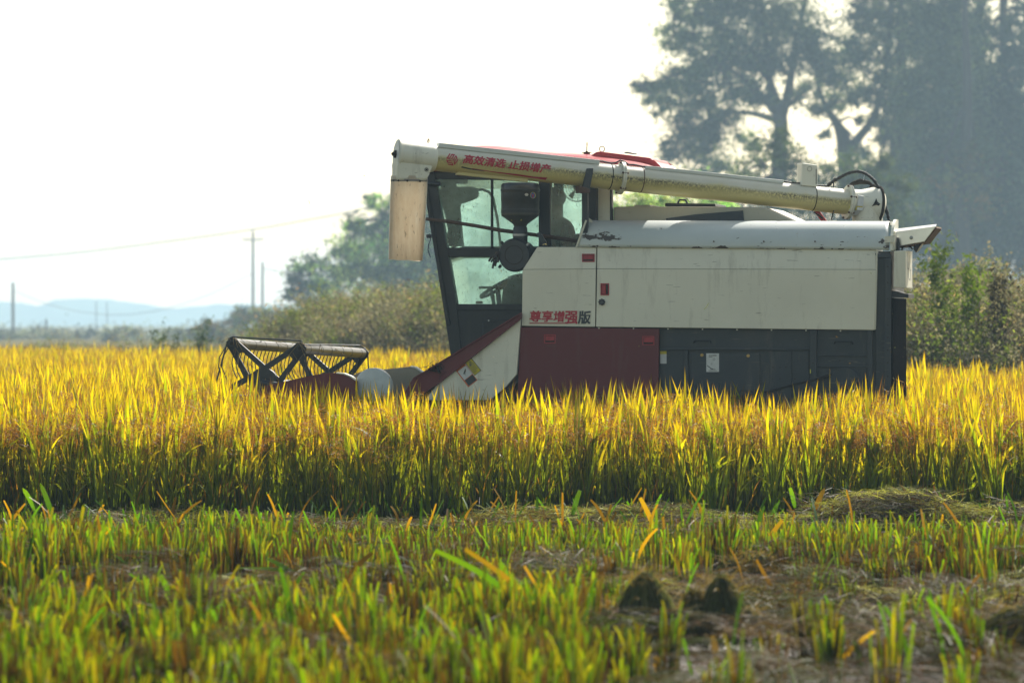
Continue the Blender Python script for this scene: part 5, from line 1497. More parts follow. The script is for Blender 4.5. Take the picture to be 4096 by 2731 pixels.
# ---- rear: exhaust hood, lamp, control box
m = MB(); m.prism([hp(u, v, 0.10) for u, v in ((3574, 931), (3738, 909), (3745, 905), (3698, 967), (3588, 986))], (0, 0.34, 0), 0.004)
ex = m.build('exhaust_hood', M['stainless'], H)
m = MB(); m.prism([hp(3574, 931, 0.10), hp(3742, 907, 0.10), Vector((hp(3745, 899, 0.2).x, 0.22, hp(3745, 898, 0.2).z)), Vector((hp(3574, 918, 0.2).x, 0.22, hp(3574, 918, 0.2).z))], (0, 0, 0.003)); m.build('hood_top', M['stainless'], ex)
plate('hood_lining', [(3698, 968), (3744, 907), (3747, 912), (3700, 972), (3590, 990), (3589, 987)], 0.105, 0.33, M['rust'], ex)
m = MB(); m.lathe(hp(3645, 951, 0.10), (0, -1, 0), [(0, 0.014), (0.005, 0.014), (0.006, 0.008), (0.012, 0.007)], 14); m.build('hood_bolt', M['steel'], ex)
lm = MB(); lax = (hp(3692, 995, 0.2) - hp(3664, 976, 0.2)).normalized()
lm.lathe(hp(3676, 985, 0.2), lax, [(-0.035, 0.01), (-0.025, 0.04), (0.0, 0.052), (0.012, 0.052)], 22); lamp = lm.build('rear_work_lamp', M['black'], H)
MB().lathe(hp(3676, 985, 0.2) + lax * 0.0125, lax, [(0, 0.047), (0.006, 0.03), (0.008, 0)], 22, cap=False).build('lens', M['label'], lamp)
MB().tube([hp(3606, 1004, 0.15), hp(3611, 986, 0.15), hp(3625, 978, 0.15), hp(3640, 984, 0.15), hp(3650, 998, 0.17)], 0.006, 8).build('lamp_cable', M['rubber'], lamp)
MB().tube([hp(3591, 1010, 0.05), hp(3592, 975, 0.05), hp(3590, 950, 0.05)], [0.016, 0.013, 0.008], 10).build('gas_spring', M['rubber'], ex)
cbx = plate('control_box', [(3576, 1004), (3623, 1001), (3623, 1153), (3574, 1149)], 0.0, 0.40, M['cream'], H, 0.006)
plate('end_bracket', [(3564, 925), (3580, 925), (3582, 1000), (3564, 1006)], 0.05, 0.25, M['cream'], H, 0.003)
wb = MB(); x_ = hp(3623, 1077, 0).x + 0.0008
for i, (y0, z0, w, h) in enumerate(((0.09, 0.05, 0.012, 0.13), (0.13, 0.05, 0.05, 0.012), (0.14, -0.02, 0.012, 0.13), (0.20, 0.04, 0.012, 0.12), (0.20, -0.03, 0.045, 0.012), (0.27, 0.04, 0.05, 0.012), (0.29, -0.03, 0.012, 0.10))):
    z = hp(3623, 1077, 0).z + z0 - 0.05
    wb.prism([Vector((x_, y0, z)), Vector((x_, y0 + w, z)), Vector((x_, y0 + w, z + h)), Vector((x_, y0, z + h))], (0.0006, 0, 0))
wb.build('box_lettering', plain('faded_print', (0.30, 0.30, 0.27), 0.6), cbx)
# ---- crawler tracks
def make_track(y0):
    zt, zb = 0.50, -0.03; xa, xb = hp(2260, 1290).x, hp(3330, 1290).x
    m = MB(); out, inn = [], []
    r = (zt - zb) / 2; zc = (zt + zb) / 2; rb = r * 0.72
    pts = []
    for i in range(13):
        a = R(90 + 180 * i / 12); pts.append((xa + r * math.cos(a), zc + r * math.sin(a)))
    for i in range(13):
        a = R(-90 + 180 * i / 12); pts.append((xb + rb * math.cos(a), zb + rb + rb * math.sin(a) + (0.12 if i > 6 else 0.02 * i)))
    m.prism([Vector((x, y0, z)) for x, z in pts], (0, 0.42, 0))
    o = m.build('crawler_track', M['rubber'], H)
    rl = MB()
    for i in range(7): rl.lathe(Vector((xa + 0.12 + i * (xb - xa - 0.24) / 6, y0 - 0.03, 0.12)), (0, 1, 0), [(0, 0.09), (0.48, 0.09)], 18)
    rl.build('track_rollers', M['dark'], o)
make_track(0.10); make_track(1.15)

# ================================================================== things on the machine
wpole = MB()
pp = [(1703, 876, 0.2), (1790, 886, 0.2), (1900, 903, 0.21), (2000, 921, 0.21), (2120, 937, 0.23), (2220, 951, 0.26), (2305, 963, 0.26)]
wpole.tube([HM @ hp(u, v, y) for u, v, y in pp], [0.013, 0.0145, 0.014, 0.0155, 0.0145, 0.0150, 0.0145], 12)
tag(wpole.build('wooden_pole', M['wood']), 'weathered brown wooden pole lying aslant along the cab windows', 'pole')

def skin_mesh(name, joints, edges, root, sub=2):
    """joints: name -> (point, radius)"""
    names = list(joints); me = bpy.data.meshes.new(name)
    me.from_pydata([joints[k][0] for k in names], [(names.index(a), names.index(b)) for a, b in edges], [])
    o = bpy.data.objects.new(name, me); COL.objects.link(o)
    sk = o.modifiers.new('skin', 'SKIN'); sk.use_smooth_shade = True
    for i, k in enumerate(names):
        r = joints[k][1]; r = r if isinstance(r, tuple) else (r, r)
        me.skin_vertices[0].data[i].radius = r
        me.skin_vertices[0].data[i].use_root = (k == root)
    ss = o.modifiers.new('sub', 'SUBSURF'); ss.levels = sub; ss.render_levels = sub
    bpy.context.view_layer.update()
    dg = bpy.context.evaluated_depsgraph_get()
    m2 = bpy.data.meshes.new_from_object(o.evaluated_get(dg))
    bpy.data.objects.remove(o); m2.name = name
    return m2
def wl_(u, v, y): return HM @ hp(u, v, y)
# knit glove hung over the air cleaner clip
gj = {'cuff': (wl_(1998, 1003, 0.0), (0.020, 0.012)), 'palm': (wl_(1988, 1016, -0.005), (0.027, 0.014)), 'palm2': (wl_(1981, 1028, -0.008), (0.026, 0.013)),
      'a1': (wl_(1970, 1026, -0.012), 0.010), 'a2': (wl_(1960, 1036, -0.012), 0.0095), 'a3': (wl_(1955, 1047, -0.010), 0.008),
      'b1': (wl_(1974, 1036, -0.022), 0.0095), 'b2': (wl_(1967, 1043, -0.024), 0.009), 'b3': (wl_(1964, 1050, -0.022), 0.0075),
      'c1': (wl_(1978, 1044, -0.012), 0.0105), 'c2': (wl_(1973, 1060, -0.012), 0.010), 'c3': (wl_(1970, 1075, -0.010), 0.0085),
      'd1': (wl_(1985, 1044, -0.004), 0.010), 'd2': (wl_(1982, 1056, -0.002), 0.0095), 'd3': (wl_(1981, 1066, 0.0), 0.008),
      't1': (wl_(1994, 1028, -0.008), 0.010), 't2': (wl_(1993, 1040, -0.012), 0.0095), 't3': (wl_(1990, 1050, -0.012), 0.008)}
ge = [('cuff', 'palm'), ('palm', 'palm2')] + [('palm2', f + '1') for f in 'abcd'] + [('palm', 't1')] + [(f + '1', f + '2') for f in 'abcdt'] + [(f + '2', f + '3') for f in 'abcdt']
tag(link_mesh('work_glove', skin_mesh('work_glove', gj, ge, 'palm'), M['glove']), 'dirty dark work glove hanging limp on the round air cleaner', 'glove')

# driver
Y0 = 0.85
def pj(u, v, dy, r): return (wl_(u, v, Y0 + dy), r)
dj = {'pelvis': pj(2258, 1120, 0, (0.17, 0.13)), 'waist': pj(2262, 1060, 0, (0.15, 0.115)), 'chest': pj(2258, 985, 0, (0.165, 0.13)), 'upper': pj(2248, 930, 0, (0.15, 0.105)),
      'neck': pj(2226, 880, 0, 0.058), 'head1': pj(2206, 845, 0, (0.075, 0.08)), 'head2': pj(2203, 805, 0, (0.082, 0.105)), 'head3': pj(2205, 772, 0, (0.068, 0.082)), 'nose': pj(2150, 815, 0, 0.016),
      'shl': pj(2250, 925, -0.19, 0.062), 'ell': pj(2170, 1105, -0.26, 0.048), 'wrl': pj(2040, 1136, -0.23, 0.032), 'hal': pj(2000, 1148, -0.22, (0.042, 0.022)),
      'shr': pj(2250, 925, 0.19, 0.062), 'elr': pj(2235, 1060, 0.27, 0.048), 'wrr': pj(2140, 1130, 0.20, 0.032), 'har': pj(2105, 1150, 0.18, (0.042, 0.022)),
      'hipl': pj(2240, 1130, -0.10, 0.088), 'knl': pj(2040, 1125, -0.14, 0.062), 'anl': pj(2020, 1330, -0.14, 0.042), 'tol': pj(1960, 1380, -0.14, 0.036),
      'hipr': pj(2240, 1130, 0.10, 0.088), 'knr': pj(2040, 1120, 0.14, 0.062), 'anr': pj(2020, 1330, 0.14, 0.042), 'tor': pj(1960, 1380, 0.14, 0.036)}
for sd_, k in ((-1, 'l'), (1, 'r')):
    h0 = dj['ha' + k][0]
    for fi in range(4):
        b = HM.to_3x3() @ Vector((-0.045, (fi - 1.5) * 0.02, 0.005)); dj['f%d%s1' % (fi, k)] = (h0 + b, 0.0105)
        dj['f%d%s2' % (fi, k)] = (h0 + b + HM.to_3x3() @ Vector((-0.03, 0, -0.02)), 0.0095); dj['f%d%s3' % (fi, k)] = (h0 + b + HM.to_3x3() @ Vector((-0.025, 0, -0.045)), 0.0085)
    dj['th%s1' % k] = (h0 + HM.to_3x3() @ Vector((-0.005, -sd_ * 0.045, 0.005)), 0.012); dj['th%s2' % k] = (h0 + HM.to_3x3() @ Vector((-0.03, -sd_ * 0.055, -0.015)), 0.010)
de = [('pelvis', 'waist'), ('waist', 'chest'), ('chest', 'upper'), ('upper', 'neck'), ('neck', 'head1'), ('head1', 'head2'), ('head2', 'head3'), ('head2', 'nose')]
for k in 'lr':
    de += [('upper', 'sh' + k), ('sh' + k, 'el' + k), ('el' + k, 'wr' + k), ('wr' + k, 'ha' + k), ('pelvis', 'hip' + k), ('hip' + k, 'kn' + k), ('kn' + k, 'an' + k), ('an' + k, 'to' + k), ('ha' + k, 'th%s1' % k), ('th%s1' % k, 'th%s2' % k)]
    for fi in range(4): de += [('ha' + k, 'f%d%s1' % (fi, k)), ('f%d%s1' % (fi, k), 'f%d%s2' % (fi, k)), ('f%d%s2' % (fi, k), 'f%d%s3' % (fi, k))]
dm = skin_mesh('person', dj, de, 'pelvis')
person = link_mesh('person', dm, [M['cloth'], M['skin']])
zn = dj['neck'][0].z; hands = [dj['hal'][0], dj['har'][0]]
for p in dm.polygons:
    c = p.center
    if c.z > zn or min((c - h).length for h in hands) < 0.085: p.material_index = 1
tag(person, 'driver in dark clothes sitting behind the dusty cab glass, facing left', 'person')
hr = MB(); bmesh.ops.create_uvsphere(hr.bm, u_segments=20, v_segments=12, radius=1.0)
hc = HM @ hp(2209, 792, Y0)
for v in hr.bm.verts:
    v.co = Vector((v.co.x * 0.112, v.co.y * 0.094, v.co.z * 0.085))
    if v.co.x < -0.02 and v.co.z < 0.03: v.co.z = 0.03 + v.co.z * 0.1
    v.co = hc + HM.to_3x3() @ v.co
for f in hr.bm.faces: f.smooth = True
hair = hr.build('hair', M['hair'], person)

# ================================================================== trees, scrub, poles behind the field
def tree_mesh_parts(name, trunk_paths, clumps, leaf_size, density, pal, label, cat, group=None, base=None, jitter=0.35):
    """trunk_paths: list of (points, radii); clumps: (centre, radius xyz) crowns of leaf clumps"""
    root = empty(name, base, 0, label, cat, group)
    tb = MB(); q_ = base[1] / 92.0; leaf_size *= q_
    for pts, rad in trunk_paths:
        P = [Vector(p) for p in pts]; out, rr = [], []
        for i in range(len(P) - 1):
            p0, p1, p2, p3 = P[max(0, i - 1)], P[i], P[i + 1], P[min(len(P) - 1, i + 2)]
            for j in range(5):
                t = j / 5; q = 0.5 * ((2 * p1) + (p2 - p0) * t + (2 * p0 - 5 * p1 + 4 * p2 - p3) * t * t + (3 * p1 - p0 - 3 * p2 + p3) * t ** 3)
                out.append(q); rr.append((rad[i] + (rad[i + 1] - rad[i]) * t) * 0.66 * q_)
        out.append(P[-1]); rr.append(rad[-1] * q_)
        tb.tube([q - Vector(base) for q in out], rr, 9)
    lv = Leaves()
    for c, (rx, ry, rz) in clumps:
        c = np.array(c) - np.array(base)
        # sub-clumps: gaps and tufts inside each clump
        ns = max(7, int(21 * (rx * rz) ** 0.5 / q_))
        ctr = rng.normal(size=(ns, 3)); ctr /= np.linalg.norm(ctr, axis=1, keepdims=True); ctr *= (rng.random((ns, 1)) ** 0.45)
        ctr = ctr * np.array([rx, ry, rz]) + c
        tone = float(np.clip(np.exp(rng.normal(scale=0.5)), 0.4, 1.5))
        tot = int(density * rx * rz / q_ ** 2 * 2.6) + 60
        w_ = rng.uniform(0.3, 1.0, ns); w_ /= w_.sum()
        for q, wq in zip(ctr, w_):
            sr = rng.uniform(0.20, 0.46) * (rx * ry * rz) ** (1 / 3)
            m = int(tot * 0.62 * wq) + 4
            d = rng.normal(size=(m, 3)) * np.array([0.80, 0.80, 0.50]) * sr * np.exp(rng.normal(scale=0.45, size=(m, 1)))
            col = np.array(pal[int(rng.integers(0, len(pal)))]) * rng.uniform(0.5, 1.6) * tone
            lv.quads(q + d, rng.uniform(0.5, 1.25, m) * leaf_size, col * rng.uniform(0.7, 1.3, (m, 1)), aspect=0.5)
        m = int(tot * 0.38)
        col = np.array(pal[int(rng.integers(0, len(pal)))]) * tone
        lv.quads(c + rng.normal(size=(m, 3)) * np.array([rx, ry, rz]) * 0.62, rng.uniform(0.4, 1.0, m) * leaf_size, col * rng.uniform(0.6, 1.5, (m, 1)), aspect=0.5)
    # twigs reaching into the clumps
    tips = [Vector(p[-1]) for p, r in trunk_paths] + [Vector(q) for p, r in trunk_paths for q in p[len(p) // 2:]]
    for c, rads in clumps:
        c = Vector(c); n = min(tips, key=lambda t: (t - c).length)
        mid = n.lerp(c, 0.5) + Vector((0, 0, 0.1 * (n - c).length))
        tb.tube([n - Vector(base), mid - Vector(base), c - Vector(base)], [0.05 * q_, 0.03 * q_, 0.012 * q_], 6)
        for i in range(3):
            e = c + Vector((rng.normal() * rads[0] * .7, rng.normal() * rads[1] * .7, rng.normal() * rads[2] * .7))
            tb.tube([c.lerp(n, 0.25) - Vector(base), c.lerp(e, 0.5) - Vector(base), e - Vector(base)], [0.022 * q_, 0.015 * q_, 0.006 * q_], 5)
    tb.build('trunk', M['bark'], root)
    link_mesh('crown', lv.mesh('crown'), M['treeleaf'], root)
    return root
def pxc(u, v, d, r, ry=None, rz=None, dj=0.0):
    """clump at a photo place and distance, radius in photo pixels"""
    s = d / F
    return (tuple(wp(u, v, d + dj)), (r * s, (ry or r) * s, (rz or r * 0.8) * s))
OLV = [(0.0696, 0.1096, 0.0497), (0.0904, 0.1242, 0.0526), (0.0557, 0.0903, 0.0497), (0.1044, 0.1316, 0.061)]
DKG = [(0.0267, 0.0512, 0.0397), (0.0355, 0.0605, 0.0415), (0.0443, 0.0651, 0.0433)]
BRG = [(0.3379, 0.476, 0.1591), (0.4055, 0.476, 0.1681), (0.2479, 0.4235, 0.1489)]
AUT = [(0.0949, 0.1074, 0.0316), (0.1644, 0.1011, 0.0316), (0.0632, 0.0886, 0.0316)]

def fill_clumps(spec, d, dj=2.0):
    out = []
    for it in spec:
        u, v, r = it[:3]; rz = it[3] if len(it) > 3 else r * 0.8
        out.append(pxc(u, v, d, r, r * 1.1, rz, rng.uniform(-dj, dj)))
    return out
TRK = 0.62
D1 = 245.0
sc = lambda px: px * D1 / F
# the big spreading tree right of centre
trunkA = [([wp(3125, 1270, D1), wp(3120, 900, D1), wp(3118, 620, D1), wp(3122, 470, D1), wp(3080, 330, D1), wp(3060, 120, D1), wp(3020, -150, D1)], [0.40, 0.33, 0.29, 0.25, 0.16, 0.10, 0.05]),
          ([wp(3118, 500, D1), wp(3150, 380, D1 + .5), wp(3180, 200, D1 + 1), wp(3230, -50, D1 + 1), wp(3260, -300, D1 + 1)], [0.2, 0.17, 0.12, 0.08, 0.04]),
          ([wp(3105, 450, D1), wp(2990, 330, D1 - 1), wp(2860, 260, D1 - 1.5), wp(2700, 300, D1 - 2), wp(2560, 345, D1 - 2)], [0.18, 0.12, 0.08, 0.05, 0.02]),
          ([wp(3100, 480, D1), wp(2980, 450, D1 + 1), wp(2850, 470, D1 + 1.5), wp(2760, 520, D1 + 2)], [0.14, 0.08, 0.05, 0.02]),
          ([wp(3070, 250, D1), wp(2900, 120, D1), wp(2780, 40, D1), wp(2700, 20, D1)], [0.12, 0.07, 0.05, 0.02])]
clA = fill_clumps([(2560, 345, 45, 34), (2620, 355, 60, 45), (2690, 330, 80, 60), (2780, 300, 95), (2870, 250, 110), (2800, 390, 85), (2740, 440, 70), (2720, 520, 75, 70), (2760, 600, 80, 70), (2830, 520, 70),
                   (2850, 640, 80, 60), (2940, 380, 100), (2960, 240, 120), (2900, 130, 110), (2850, 40, 100), (2790, 80, 60, 40), (2720, 70, 60, 36), (2700, 20, 55, 32), (2960, 30, 120), (3060, 120, 120), (3060, 260, 100), (3160, 60, 120),
                   (3200, 220, 110), (3040, 400, 60), (3220, 370, 70, 60), (3280, 150, 90), (3290, 290, 70), (2880, -90, 140), (3040, -120, 150), (3200, -120, 150), (2950, -260, 150), (3120, -280, 150), (3040, -400, 120), (2850, 560, 70), (2900, 480, 80), (2690, 610, 60), (2980, 560, 50), (2640, 420, 60), (2700, 160, 80), (2770, 180, 80)], D1)
tree_mesh_parts('spreading_tree', trunkA, clA, 0.058, 2600, OLV + DKG[1:2], 'large spreading tree with a thick bare trunk forking above the auger', 'tree', 'trees behind the harvester', tuple(wp(3125, 1270, D1).xy) + (0.0,))
# forked tree beside it
D2 = 251.0
trunkB = [([wp(3395, 1270, D2), wp(3390, 800, D2), wp(3380, 620, D2), wp(3372, 550, D2), wp(3345, 490, D2), wp(3305, 430, D2), wp(3270, 330, D2), wp(3260, 150, D2)], [0.36, 0.32, 0.30, 0.26, 0.16, 0.12, 0.09, 0.05]),
          ([wp(3385, 610, D2), wp(3440, 545, D2), wp(3490, 480, D2), wp(3520, 390, D2), wp(3545, 250, D2), wp(3560, 80, D2), wp(3590, -150, D2)], [0.22, 0.16, 0.14, 0.12, 0.10, 0.07, 0.04])]
clB = fill_clumps([(3330, 250, 70), (3360, 330, 60, 50), (3420, 250, 80), (3480, 170, 90), (3440, 80, 80), (3540, 300, 80), (3570, 430, 70), (3560, 560, 60), (3620, 500, 80), (3600, 200, 110), (3560, 20, 120), (3460, -40, 90), (3640, 90, 110), (3500, -180, 150), (3650, -150, 150), (3400, 180, 50, 40), (3500, 480, 36, 30), (3290, 440, 50), (3340, 400, 55), (3410, 400, 45), (3460, 360, 60), (3560, 500, 60), (3450, 610, 45), (3540, 380, 60), (3300, 540, 26), (3440, 480, 22)], D2)
tree_mesh_parts('forked_tree', trunkB, clB, 0.058, 2600, OLV, 'dark forked tree with two bare limbs spreading in a V against the sky', 'tree', 'trees behind the harvester', tuple(wp(3395, 1270, D2).xy) + (0.0,))
# tall dense trees filling the right side
D3 = 242.0
def dense(uc, d, spec, pal, label, dens=2500, ls=0.066):
    tr = [([wp(uc, 1270, d), wp(uc - 8, 800, d), wp(uc + 10, 400, d), wp(uc, 50, d), wp(uc + 10, -250, d)], [0.3, 0.26, 0.2, 0.12, 0.05])]
    tree_mesh_parts('dense_tree', tr, fill_clumps(spec, d), ls, dens, pal, label, 'tree', 'trees behind the harvester', tuple(wp(uc, 1270, d).xy) + (0.0,))
dense(3770, D3, [(3700, 60, 110), (3800, 40, 110), (3880, 110, 90), (3720, 200, 110), (3830, 210, 110), (3650, 330, 90), (3760, 350, 120), (3870, 330, 110), (3700, 480, 110), (3820, 480, 120), (3700, 620, 110), (3800, 620, 110), (3900, 560, 100), (3720, 760, 110), (3830, 770, 120), (3740, -120, 150), (3850, -150, 130), (3790, -320, 150)], OLV, 'tall olive tree with a narrow dense crown right of the forked tree')
dense(4010, D3 + 3, [(4010, 250, 90), (4080, 330, 90), (3960, 380, 100), (4050, 470, 120), (3960, 540, 110), (4090, 600, 120), (3990, 680, 130), (4080, 780, 120), (3950, 830, 120), (4060, 920, 130), (3960, 980, 120), (4040, 120, 70, 50), (4090, 40, 60, 50), (3930, 200, 50, 50), (4060, -80, 120), (4150, 200, 130), (4200, 500, 160), (4180, 850, 160), (4100, 1060, 110)], DKG, 'dark evergreen tree standing at the right edge of the picture')
dense(3920, D3 + 14, [(3870, 130, 90), (3920, 330, 110), (4020, 420, 120), (3900, 460, 120), (3960, 620, 130), (4060, 700, 130), (3880, 760, 130), (3640, 420, 90), (3660, 560, 110), (3760, 260, 90), (3680, 140, 110), (3780, 130, 90), (3900, -60, 110), (3960, 900, 140), (4080, 880, 140), (3600, 330, 60)], DKG + OLV, 'broad blue green tree filling in behind the tall olive one')
dense(3600, D3 + 8, [(3560, 700, 110), (3640, 640, 100), (3480, 760, 100), (3620, 800, 130), (3520, 880, 120), (3680, 900, 130), (3780, 920, 130), (3860, 960, 130), (3600, 980, 130), (3740, 1060, 120), (3880, 1080, 120), (3500, 1020, 110)], DKG + AUT[:1], 'shadowy low tree filling the gap behind the auger hose')
dense(3860, D3 - 4, [(3800, 560, 60), (3860, 620, 70), (3780, 640, 60), (3920, 700, 80), (3840, 740, 80), (3760, 700, 60), (3900, 820, 80)], AUT, 'thin tree with patches of rusty autumn leaves among dark evergreens', 1400, 0.06)
def shrub(name, uc, d, spec, pal, label, cat='bush', group=None, dens=1500, ls=0.058, base_v=None):
    b = wp(uc, HOR, d); b.z = 0
    trunks = []
    for k in range(4):
        u2 = uc + rng.uniform(-1, 1) * 60; v2 = min(s[1] for s in spec) + 60
        trunks.append(([Vector((b.x + rng.normal() * .15, b.y, 0)), wp(uc + (u2 - uc) * .4, 1290 - (1290 - v2) * .35, d), wp(u2, v2 + rng.uniform(0, 120), d)], [0.07, 0.05, 0.02]))
    return tree_mesh_parts(name, trunks, fill_clumps(spec, d, 0.8), ls, dens, pal, label, cat, group, (b.x, b.y, 0.0))
GB = 'bushes along the far side of the field'
shrub('round_bush', 3080, 170, [(2960, 700, 70), (3030, 640, 80), (3100, 560, 70, 60), (3160, 620, 70), (3200, 700, 80), (3060, 740, 90), (2940, 790, 80), (3180, 800, 90), (3100, 850, 90), (2990, 880, 90), (3250, 780, 80), (3240, 880, 90)], OLV, 'rounded green bush in front of the big spreading trunk', group=GB)
shrub('round_bush', 3400, 170, [(3330, 700, 70), (3400, 660, 60, 50), (3470, 690, 70), (3540, 650, 60), (3420, 760, 90), (3520, 770, 90), (3330, 820, 80), (3450, 880, 100), (3560, 860, 90), (3600, 740, 60)], OLV, 'leafy green bush below the forked tree, above the auger pivot', group=GB)
shrub('low_bush', 2640, 110, [(2500, 830, 60), (2560, 800, 60), (2640, 810, 60), (2720, 790, 50), (2580, 860, 80), (2700, 860, 80), (2480, 880, 80), (2800, 850, 80), (2880, 800, 70), (2620, 700, 30), (2460, 740, 40), (2500, 690, 30, 40), (2780, 730, 50)], BRG, 'bright low bush seen in the gap between auger and grain tank', group=GB)
# left group: a big rounded bush and its neighbours
DL = 230.0
shrub('tall_bush', 1560, DL, [(1430, 900, 55), (1500, 820, 50, 40), (1560, 840, 70), (1640, 860, 90), (1720, 900, 100), (1380, 970, 60), (1460, 980, 80), (1560, 960, 100), (1660, 1000, 110), (1760, 1010, 110), (1480, 1070, 90), (1590, 1090, 110), (1720, 1120, 120), (1820, 1060, 110), (1340, 1010, 34), (1600, 800, 40, 30), (1480, 790, 22, 20), (1850, 950, 90), (1390, 900, 25, 22), (1920, 1000, 110), (2020, 980, 110), (2120, 1000, 110), (2000, 880, 100), (2100, 870, 90), (1940, 1120, 120), (2060, 1130, 120), (1400, 1040, 80), (1520, 1030, 100), (1620, 930, 90), (1700, 1060, 120), (1460, 930, 60, 60), (1560, 900, 60), (1680, 800, 60), (1760, 830, 70), (1800, 930, 100), (1380, 1110, 90), (1500, 1140, 110), (1640, 1150, 120)], BRG + OLV, 'tall loose green bush rising left of the spout to the power line', group=GB, dens=1500, ls=0.055)
shrub('dark_bush', 1230, DL + 3, [(1200, 1060, 45), (1240, 1050, 50), (1180, 1110, 50), (1250, 1120, 70), (1310, 1140, 80), (1170, 1170, 50), (1240, 1190, 70), (1340, 1210, 80), (1290, 1060, 40), (1350, 1080, 60)], DKG + BRG[2:], 'dark green bush at the left end of the bushes', group=GB, dens=1500, ls=0.055)
# dry brown scrub: weeds on a low bank
def weed(kind):
    lv = Leaves()
    for s in range(int(rng.integers(5, 9))):
        az = rng.uniform(0, 6.283); H_ = rng.uniform(0.7, 1.3)
        st = arc((rng.normal() * .12, rng.normal() * .12, 0), az, 0.05, rng.uniform(0.15, 0.6), H_, 7)
        sc_ = np.array((0.055, 0.04, 0.025)) if kind != 1 else np.array((0.035, 0.045, 0.012))
        lv.blade(st, np.linspace(0.006, 0.002, 7), np.tile(sc_, (7, 1)))
        for j in range(7):
            b = st[int(rng.integers(2, 7))]
            tw = arc(b, rng.uniform(0, 6.283), rng.uniform(0.3, 0.9), rng.uniform(0.5, 1.4), rng.uniform(0.12, 0.35), 4)
            lv.blade(tw, [0.003, 0.0025, 0.002, 0.001], np.tile(sc_, (4, 1)))
            m = int(rng.integers(5, 12)); cen = tw[rng.integers(0, 4, m)] + rng.normal(scale=0.035, size=(m, 3))
            pal = [(0.29, 0.25, 0.215), (0.22, 0.205, 0.185), (0.34, 0.30, 0.255), (0.23, 0.225, 0.18)] if kind == 0 else ([(0.18, 0.25, 0.05), (0.26, 0.30, 0.06), (0.15, 0.20, 0.05)] if kind == 1 else [(0.30, 0.27, 0.13), (0.33, 0.23, 0.14), (0.22, 0.24, 0.10)])  # dusty haze over the scrub is mixed into the first, greyest tones
            lv.quads(cen, rng.uniform(0.012, 0.036, m), np.array(pal)[rng.integers(0, len(pal), m)] * rng.uniform(0.5, 1.05, (m, 1)), aspect=0.5)
    return lv
WEED = [proto('weed', weed(k), M['weed']) for k in (0, 0, 0, 2, 2, 1, 1)]
def bank_h(x, y):
    """low field bank behind the crop"""
    f = crop_far(x); t = (y - f) / 5.0
    hh = np.interp(x, [-14, -8, -6.3, -5.2, -3.5, 0, 4, 5, 8], [0.05, 0.05, 0.08, 0.22, 0.75, 0.75, 0.75, 0.85, 0.85])
    return hh * np.clip(t, 0, 1) ** 0.8 * (1 - np.clip((y - f - 7) / 4, 0, 1))
def make_bank():
    xs = np.linspace(-22, 16, 120); V = []
    for j, t in enumerate((0.2, 1.2, 2.5, 4, 5.5, 7, 9, 11.2)):
        for x in xs:
            y = float(crop_far(x)) + t; V.append((x, y, float(bank_h(x, y)) + 0.12 * noise.noise(Vector((x, y, 3))) * (0 < j < 7) - (0.05 if j in (0, 7) else 0)))
    nx = len(xs); I = np.arange(nx * 8).reshape(8, nx)
    Fq = np.stack([I[:-1, :-1], I[:-1, 1:], I[1:, 1:], I[1:, :-1]], -1).reshape(-1, 4)
    tag(link_mesh('field_bank', np_mesh('field_bank', V, Fq, smooth=True), plain('dry_earth', (0.075, 0.06, 0.038), 1.0, spec=0.0, scale=5)), kind='structure')
make_bank()
def make_scrub():
    n = 11500
    x = rng.uniform(-22, 15, n); f = crop_far(x); y = f + 0.3 + rng.random(n) ** 0.8 * 7.0
    z = bank_h(x, y) - 0.04
    u = CX + x / y * F
    dens = np.interp(u, [-400, 300, 800, 1150, 1250, 4300], [0.6, 0.6, 0.65, 0.8, 1, 1])
    keep = rng.random(n) < dens; x, y, z, u = x[keep], y[keep], z[keep], u[keep]; n = len(x)
    nz = np.array([noise.noise(Vector((a * 0.7, b * 0.3, 4))) for a, b in zip(x, y)])
    s = rng.uniform(0.7, 1.2, n) * (1 + 0.35 * nz) * np.interp(u, [0, 800, 1150, 1300, 2400, 3500, 3600, 4100], [0.50, 0.50, 0.58, 0.80, 0.75, 0.75, 0.72, 0.72])
    green = np.clip(0.10 + 0.8 * np.array([noise.noise(Vector((a * 0.5, b * 0.2, 14))) for a, b in zip(x, y)]) + 0.25 * (np.abs(u - 3800) < 180), 0.04, 0.9)
    idx = np.where(rng.random(n) < green, rng.integers(5, 7, n), rng.integers(0, 5, n))
    rot = np.stack([rng.normal(scale=0.15, size=n), rng.normal(scale=0.15, size=n), rng.uniform(0, 6.283, n)], -1)
    o = scatter('dry_scrub', WEED, np.stack([x, y, z], -1), rot, np.stack([s * 1.2, s * 1.2, s * 1.25], -1), idx)
    tag(o, 'tangled brown and green weeds on the bank behind the rice', 'scrub', kind='stuff')
make_scrub()
